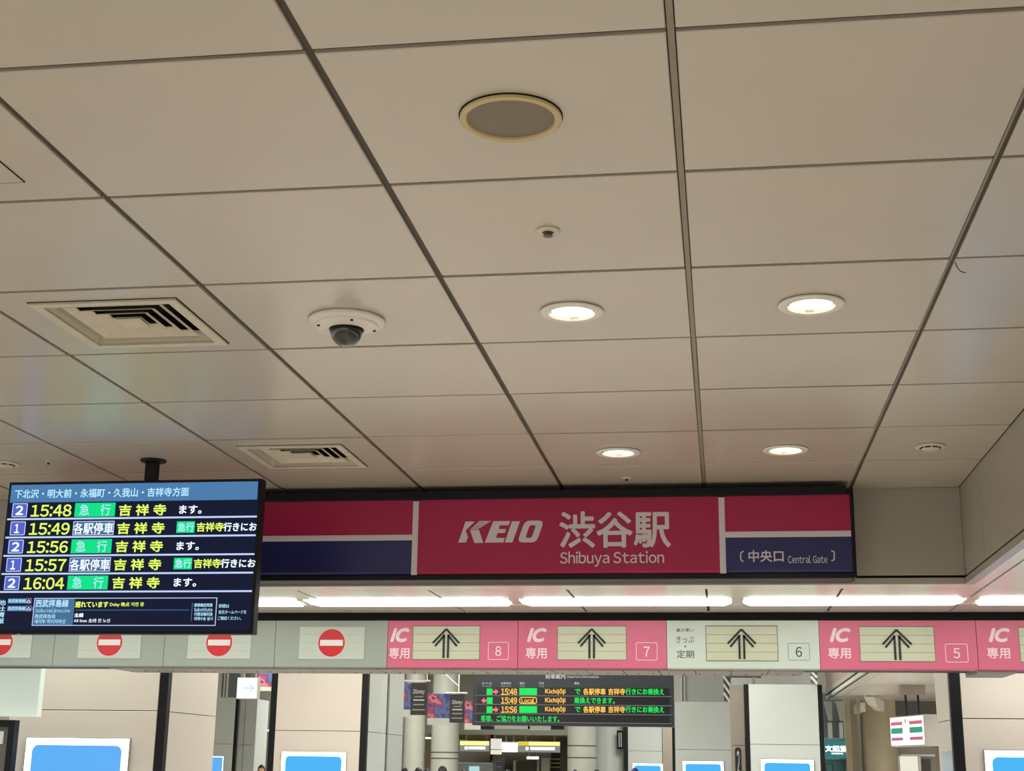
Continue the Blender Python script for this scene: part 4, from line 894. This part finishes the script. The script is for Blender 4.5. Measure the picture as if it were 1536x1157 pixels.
a, b, c, d = rect(790, 1135.3, 807, 1139.3, 43)
for q in (a + .05, b - .05): MB().tube([(q, 43.1, d), (q, 43.1, 4.5)], 0.015).build('hanger', M['steel'], t)
t = slab('shop_counter', mat('machine_grey', (168, 174, 172), 0.4), None, 672, 1144, 738, 1330, 39, 0.6); t['label'] = 'pale grey machine cabinet below the left shop sign'; t['category'] = 'cabinet'
a, b, c, d = rect(704, 1150, 719, 1160, 39); box('lit_panel', glow('pale_cyan', (180, 220, 220), 1.0), t, a, b, 38.97, 39, c, d)
a, b, c, d = rect(672, 1144, 738, 1146, 39); box('top_edge', M['palewhite'], t, a, b, 38.95, 39.6, c, d)
t = slab('sandwich_board', mat('olive_board', (72, 72, 40), 0.5), None, 773, 1143, 805, 1330, 42, 0.2); t['label'] = 'dark olive board inside the shop row'; t['category'] = 'board'
a, b, c, d = rect(769, 1141, 773, 1330, 42); box('side_frame', M['creamslat'], t, a, b, 41.95, 42.2, c, d)
a, b, c, d = rect(805, 1141, 808, 1330, 42); box('side_frame', M['creamslat'], t, a, b, 41.95, 42.2, c, d)
t = slab('shop_post', M['creamslat'], None, 811, 1137, 823, 1330, 41.6, 0.3); t['label'] = 'cream post in the shop row right of the olive board'; t['category'] = 'post'
a, b, c, d = rect(824, 1138, 841, 1141, 42.5)
t = thing('shop_shelf', 'cream shelves at the right end of the shop row', 'shelf', ((a + b) / 2, 42.5, 0))
for y in (1138, 1144, 1150): a, b, c, d = rect(824, y, 841, y + 2.4, 42.5); box('shelf', M['beige'], t, a, b, 42.2, 42.9, c, d)
box('back', M['dark'], t, a, b, 42.9, 43, 0, 1.9)
t = slab('side_pier', M['dark'], None, 840, 1106, 850, 1330, 40, 0.4); t['label'] = 'dark pier between the shop row and the ringed column'; t['category'] = 'pier'

# right of the board: piece of upper wall with pipes, escalator frame
t = slab('wall_upper_block', M['colcool'], None, 1009, 960, 1087, 1052.5, 30.5, 0.5); structure(t)
for x in (1022, 1026.5):
    a, b, c, d = rect(x - 0.8, 990, x + 0.8, 1052, 30.45); box('pipe', M['white'], t, a, b, 30.42, 30.5, c, d)
def railing(x0, y0, x1, y1, Y, label, n=4):
    A = onY(x0, y0, Y); B = onY(x1, y1, Y)
    t = thing('steel_railing', label, 'railing', (A[0], Y, min(A[1], B[1])))
    s_ = MB(); s_.prism([(A[0], A[1]), (B[0], A[1]), (B[0], B[1]), (A[0], B[1])], Y + 0.06, Y + 0.1); s_.build('backing', mat('deep_blue_grey', (74, 84, 90), 0.5), t)
    for k in range(n):
        f0 = k / n; z = A[1] + (B[1] - A[1]) * f0
        MB().tube([(A[0], Y, z), (B[0], Y, z + (B[1] - A[1]) / n * 1.2)], 0.022).build('bar', M['white'], t)
    MB().tube([(B[0], Y + .08, max(A[1], B[1]) - .05), (B[0], Y + .08, 4.5)], 0.02).build('post', M['steel'], t)
railing(1085, 1014, 1096, 1052, 28, 'slanting steel railing at the corner above the cool white column, right of the board', 3)
railing(1216, 1006, 1226, 1024, 22.4, 'slanting steel railing at the end of the header beside the brown soffit', 2)
t = slab('wall_pale_block', M['colcool'], None, 1096, 960, 1216, 1029, 24.5, 0.3); structure(t)
a, b, c, d = rect(1090, 1013, 1142, 1016, 23.5)
t = thing('overhead_bracket', 'dark horizontal bracket under the header above the brown column', 'bracket', ((a + b) / 2, 23.5, c))
box('bar', M['dark'], t, a, b, 23.5, 23.7, c, d); a, b, c, d = rect(1129, 1016, 1133, 1029, 23.5); box('bar', M['steel'], t, a, b, 23.5, 23.7, c, d)
MB().tube([(a, 23.6, d), (a, 23.6, 4.5)], 0.02).build('hanger', M['steel'], t)

# right hand shop area beyond the column
by = 23.95
structure(slab('wall_shop_right', M['beige'], None, 1345, 1040, 1420, 1420, by + 1.2, 0.2))
structure(slab('wall_duct', mat('grey_green_wall', (120, 130, 128), 0.5), None, 1228, 1040, 1280, 1420, by + 2.2, 0.2))
for (xa_, xb_) in ((1239, 1248), (1255, 1264), (1268, 1274)):
    X0, X1, Z0, Z1 = rect(xa_, 1053, xb_, 1106, by + 1.9)
    t = thing('fluted_pier', 'pale tapering pier above the teal kiosk, %s' % {1239: 'left one', 1255: 'middle one', 1268: 'right one'}[xa_], 'pier', ((X0 + X1) / 2, by + 1.9, Z0), 'piers above the teal kiosk')
    zz = Z0 + (Z1 - Z0) * .45
    MB().prism([(X0 - 0.02, Z1), (X1 - 0.0, Z1), (X1, zz), (X0 + 0.05, zz)], by + 1.8, by + 2.0).build('upper_flare', M['colgrey'], t)
    box('lower_shaft', M['colcool'], t, X0 + 0.03, X1 - 0.01, by + 1.8, by + 2.0, 0, zz - 0.02)
    box('collar', M['dark'], t, X0, X1 + 0.01, by + 1.78, by + 2.0, zz - 0.02, zz)
X0, X1, Z0, Z1 = rect(1234, 1107, 1276, 1420, by + 0.6)
t = thing('kiosk', 'teal kiosk with a glowing white sign, right of the column under sign 6', 'kiosk', ((X0 + X1) / 2, by + 0.6, 0))
teal = mat('teal_panel', (92, 158, 162), 0.35); teal2 = mat('teal_light_panel', (130, 190, 192), 0.35)
box('body', teal, t, X0, X1, by + 0.62, by + 1.1, 0, Z1 - 0.04)
a, b, c, d = rect(1236, 1108, 1277, 1140, by + .6); MB().box(a, b, by + 0.42, by + 0.62, c, d).build('sign_head', teal2, t, bevel=0.02)
a, b, c, d = rect(1237, 1112, 1274, 1137, by + .6); box('sign_face', glow('teal_face', (60, 140, 140), 0.7), t, a, b, by + 0.41, by + 0.42, c, d)
ptext('文起堂', M['farw'], t, 1238, 1119, 1270, 1128, by + 0.40, bold=0.05); a, b, c, d = rect(1246, 1130, 1263, 1132, by + .6); box('sign_line', M['farw'], t, a, b, by + 0.40, by + 0.41, c, d)
a, b, c, d = rect(1239, 1146, 1250, 1170, by + .6); MB().frame(a, b, c, d, 0.01, by + 0.60, by + 0.62).build('door_outline', M['dark'], t)
t = slab('column', M['beige'], None, 1275, 1050, 1283.5, 1420, by + 0.2, 0.35); t['label'] = 'narrow beige pier right of the teal kiosk'; t['category'] = 'column'
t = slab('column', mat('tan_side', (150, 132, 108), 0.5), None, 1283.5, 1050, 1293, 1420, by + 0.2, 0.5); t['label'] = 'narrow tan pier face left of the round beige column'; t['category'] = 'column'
A = onY(1294, 1100, by)[0]; B = onY(1348, 1100, by)[0]; r = (B - A) / 2
t = thing('column', 'round beige column left of the lit striped sign', 'column', ((A + B) / 2, by + r, 0)); MB().lathe(((A + B) / 2, by + r, 0), [(r, 0), (r, 2.60)], 48).build('shaft', M['beige'], t, smooth=True)
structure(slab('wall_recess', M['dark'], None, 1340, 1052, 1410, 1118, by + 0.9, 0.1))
# bracket camera
x, z = onY(1308, 1057, 23.0)
t = thing('bracket_camera', 'white box camera on the round beige column under the low ceiling', 'camera', (x, 23.0, z))
MB().add([(x - 0.16, 22.6, z + .10), (x + .0, 22.6, z + .10), (x + .16, 22.8, z + .04), (x - .0, 22.8, z + .04), (x - .10, 22.6, z - .02), (x + .04, 22.6, z - .06), (x + .16, 22.8, z - .12), (x + .02, 22.8, z - .10)],
         [(0, 1, 2, 3), (7, 6, 5, 4), (0, 4, 5, 1), (1, 5, 6, 2), (2, 6, 7, 3), (3, 7, 4, 0)]).build('housing', M['white'], t)
box('arm', M['offwhite'], t, x - 0.2, x - 0.12, 22.8, 23.9, z - .12, z + 0.02)
box('ceiling_mount', M['offwhite'], t, x - 0.12, x - .04, 22.65, 22.75, z + .1, 2.60)
# striped shop sign (angled light box)
Yn = 19.0
P1, P2 = onY(1384, 1068, Yn), onY(1335.5, 1083, Yn + 1.2)
Q1, Q2 = onY(1386, 1114, Yn), onY(1337, 1122, Yn + 1.2)
t = thing('light_box_sign', 'lit white box sign with red and green stripes hung at an angle', 'sign', ((P1[0] + P2[0]) / 2, Yn + .6, 2.6))
A_, B_ = Vector((P2[0], Yn + 1.2, 0)), Vector((P1[0], Yn, 0)); zt = (P1[1] + P2[1]) / 2; zb = (Q1[1] + Q2[1]) / 2
dv = B_ - A_; nv = Vector((-dv.y, dv.x, 0)).normalized() * 1.0
if nv.y < 0: nv = -nv
def fq(mb, u0, u1, v0, v1, off, th):
    p = []
    for (u, v) in ((u0, v0), (u1, v0), (u1, v1), (u0, v1)): q = A_ + dv * u; p.append((q.x - nv.x * off, q.y - nv.y * off, zb + (zt - zb) * v))
    p2 = [(x + nv.x * th, y + nv.y * th, z) for x, y, z in p]
    mb.add(p + p2, [(0, 1, 2, 3), (7, 6, 5, 4), (0, 4, 5, 1), (1, 5, 6, 2), (2, 6, 7, 3), (3, 7, 4, 0)])
mb = MB(); fq(mb, -.01, 1.01, -.05, 1.04, -0.002, 0.2); mb.build('case', M['steel'], t)
mb = MB(); fq(mb, 0, 1, 0, 1, 0.004, 0.006); mb.build('white_face', glow('box_sign_white', (250, 250, 255), 1.3), t)
for (u0, u1) in ((0.03, .38), (.60, .97)):
    for (v0, v1, c_) in ((.72, .84, (206, 96, 104)), (.42, .62, (36, 150, 118)), (.17, .28, (188, 96, 120))):
        mb = MB(); fq(mb, u0, u1, v0, v1, 0.008, 0.004); mb.build('stripe', glow('stripe_%d' % c_[0], c_, 1.0), t, label='green stripe' if c_[0] == 36 else 'red stripe')
mb = MB(); fq(mb, .47, .50, .78, .92, 0.008, 0.004); mb.build('mark', glow('mark_red', (206, 110, 120), 1.0), t)
cxm, cym = (A_ + B_).x / 2 + .05, (A_ + B_).y / 2 + .1
box('mount_plate', M['steel'], t, cxm - 0.10, cxm + .22, cym - .1, cym + .1, 2.47, 2.60)
for q in (0, .16): MB().tube([(cxm + q - .03, cym, 2.48), (cxm + q - .02, cym, zt)], 0.014).build('hanger', M['black'], t)
# doorway below the sign
X0, X1, Z0, Z1 = rect(1345, 1120, 1412, 1420, by + .7)
t = structure(box('door_2', M['steel'], None, X0, X1, by + .7, by + .8, 0, Z1))
a, b, c, d = rect(1354, 1135, 1381, 1300, by + .7); box('bright_pane', glow('bright_interior', (236, 232, 214), 1.0), t, a, b, by + .68, by + .70, c, d)
a, b, c, d = rect(1384, 1139, 1400, 1300, by + .7); box('dark_pane', M['dark'], t, a, b, by + .68, by + .70, c, d)
for x in (1350, 1382): a, b, c, d = rect(x, 1134, x + 3, 1300, by + .7); box('door_frame', M['white'], t, a, b, by + .64, by + .70, c, d)
a, b, c, d = rect(1350, 1132, 1402, 1135, by + .7); box('door_frame', M['white'], t, a, b, by + .64, by + .70, c, d)

# ================================================================== PEOPLE (mostly hidden below the frame)
SKIN = mat('skin', (206, 160, 132), 0.5); 
hairm = mat('black_hair', (22, 18, 17), 0.55, var=0.3, scale=60); hairb = mat('brown_hair', (58, 42, 34), 0.55, var=0.3, scale=60)
def skinmesh(joints, edges, root=0, sub=1):
    me = bpy.data.meshes.new('figure'); me.from_pydata([j[0] for j in joints], edges, [])
    o = bpy.data.objects.new('figure', me); COL.objects.link(o)
    o.modifiers.new('skin', 'SKIN'); sv = me.skin_vertices[0].data
    for i, j in enumerate(joints): sv[i].radius = (j[1], j[2] if len(j) > 2 else j[1]); sv[i].use_root = (i == root)
    s_ = o.modifiers.new('sub', 'SUBSURF'); s_.levels = sub; s_.render_levels = sub
    dg = bpy.context.evaluated_depsgraph_get(); m2 = bpy.data.meshes.new_from_object(o.evaluated_get(dg))
    bpy.data.objects.remove(o); bpy.data.meshes.remove(me); m2.shade_smooth(); return m2
J = [((0, 0, .90), .125, .095), ((0, 0, 1.10), .115, .085), ((0, 0, 1.28), .14, .095), ((0, 0, 1.385), .075, .065), ((0, -.005, 1.43), .046, .046),
     ((.16, 0, 1.325), .052), ((.20, .01, 1.08), .040), ((.205, -.06, .86), .029), ((.205, -.09, .77), .030),
     ((-.16, 0, 1.325), .052), ((-.20, .01, 1.08), .040), ((-.205, -.02, .86), .029), ((-.205, -.04, .77), .030),
     ((.085, 0, .80), .080), ((.09, -.01, .46), .052), ((.09, .02, .09), .036), ((.09, -.12, .035), .034),
     ((-.085, 0, .80), .080), ((-.09, .03, .46), .052), ((-.09, .08, .09), .036), ((-.09, -.06, .035), .034)]
ED = [(0, 1), (1, 2), (2, 3), (3, 4), (2, 5), (5, 6), (6, 7), (7, 8), (2, 9), (9, 10), (10, 11), (11, 12), (0, 13), (13, 14), (14, 15), (15, 16), (0, 17), (17, 18), (18, 19), (19, 20)]
def head_shell(scale_, zmin=None, hair=False, n=20, m_=14):
    vs_ = []; fs = []
    for k in range(m_ + 1):
        th = math.pi * k / m_
        for i in range(n):
            a = 2 * math.pi * i / n
            x = .075 * math.sin(th) * math.cos(a); y = .092 * math.sin(th) * math.sin(a); z = .115 * math.cos(th)
            if z < 0: x *= 1 - .25 * (-z / .115); y *= 1 - .12 * (-z / .115)
            if not hair and y < 0:
                if abs(x) < .012 and -.035 < z < .01: y -= .016
                if .015 < abs(x) < .04 and 0 <= z < .02: y += .006
                if abs(x) < .025 and -.065 < z < -.05: y -= .004
            if hair:
                x *= scale_; y *= scale_; z *= scale_
                if y < -.03 and z < .045: y = -.03 - .001
            vs_.append((x, y, z + 1.545))
    for k in range(m_):
        for i in range(n):
            j = (i + 1) % n; fs.append((k * n + i, k * n + j, (k + 1) * n + j, (k + 1) * n + i))
    if hair: fs = [f for f in fs if sum(vs_[q][2] for q in f) / 4 > 1.49 and not (sum(vs_[q][1] for q in f) / 4 < -.028 and sum(vs_[q][2] for q in f) / 4 < 1.58)]
    return vs_, fs
body_v = skinmesh(J, ED)
bmh = bmesh.new(); bmh.from_mesh(body_v); hv, hf = head_shell(1.0)
ns = [bmh.verts.new(v) for v in hv]
for f in hf:
    try: bmh.faces.new([ns[i] for i in f])
    except ValueError: pass
for sx_ in (1, -1):   # ears
    c_ = bmesh.ops.create_icosphere(bmh, subdivisions=1, radius=.02)['verts']
    for v in c_: v.co = Vector((v.co.x * .4 + sx_ * .077, v.co.y * .8, v.co.z * 1.5 + 1.54))
bmesh.ops.remove_doubles(bmh, verts=bmh.verts, dist=0.0005)
bmh.to_mesh(body_v); bmh.free(); body_v.shade_smooth(); body_v.materials.append(SKIN)
Jc = [(j[0], *[q + .018 for q in j[1:]]) for j in J]
jack = [0, 1, 2, 3, 5, 6, 7, 9, 10, 11]; jm = {a: i for i, a in enumerate(jack)}
jacket = skinmesh([Jc[a] for a in jack], [(jm[a], jm[b]) for a, b in ED if a in jm and b in jm], 0)
tro = [0, 13, 14, 15, 17, 18, 19]; tm = {a: i for i, a in enumerate(tro)}
trouser = skinmesh([Jc[a] for a in tro], [(tm[a], tm[b]) for a, b in ED if a in tm and b in tm], 0)
hv2, hf2 = head_shell(1.12, hair=True)
hair_me = bpy.data.meshes.new('hair'); hair_me.from_pydata(hv2, [], hf2); hair_me.shade_smooth()
eye_me = MB().lathe((.028, -.082, 1.548), [(.002, -.004), (.009, 0), (.002, .004)], 10, 'y').lathe((-.028, -.082, 1.548), [(.002, -.004), (.009, 0), (.002, .004)], 10, 'y')
def person(px_, top, Y, rot, jc, hm, label, cap=None):
    x, z = onY(px_, top, Y); s_ = z / 1.67
    t = thing('person', label, 'person', (x, Y, 0)); ORG[t.name] = Vector((0, 0, 0))
    def add(nm, me, m=None, par=t):
        me2 = me.copy() if m else me
        if m: me2.materials.clear(); me2.materials.append(m)
        o = bpy.data.objects.new(nm, me2); COL.objects.link(o); o.parent = par; return o
    add('body', body_v); add('jacket', jacket, jc); add('trousers', trouser, M['dark'])
    add('hair', hair_me, cap or hm)
    e = eye_me.build('eyes', M['black']); e.parent = t
    t.scale = (s_,) * 3; t.rotation_euler = (0, 0, rot)
J1, J2, J3 = mat('dark_coat', (40, 42, 50), .7), mat('grey_coat', (96, 96, 96), .7), mat('blue_coat', (40, 70, 150), .7)
person(392.5, 1147.5, 27, 0, J1, hairb, 'person with brown hair facing the camera, below the yellow sign at left')
person(607, 1151.5, 30, math.pi, J1, hairm, 'dark-haired person at the foot of the narrow column, leftmost of the group below the banners')
person(628, 1151.5, 24, math.pi, J1, hairm, 'dark-haired person below the dark script banner, large head')
person(641.5, 1153, 27, math.pi - .3, J2, hairm, 'dark-haired person directly right of the large head below the dark script banner')
person(664, 1149, 22, math.pi, J1, hairm, 'tallest dark-haired person of the group, in front of the pale machine cabinet')
person(697, 1153.5, 27, 2.4, J2, hairm, 'dark-haired person below the middle of the pale machine cabinet')
person(762, 1154.5, 31, .5, J1, hairm, 'small dark-haired head below the lit board in the shop row')
person(863, 1155, 29, math.pi, J2, hairm, 'dark-haired head below the ringed column right of the shop row')
person(895, 1154.5, 28, 2.8, J1, hairm, 'dark-haired head below the pale round column')
person(952, 1152, 24, math.pi, J3, hairm, 'person in a dark blue cap and blue coat below the far white column', cap=mat('blue_cap', (34, 46, 110), .6))
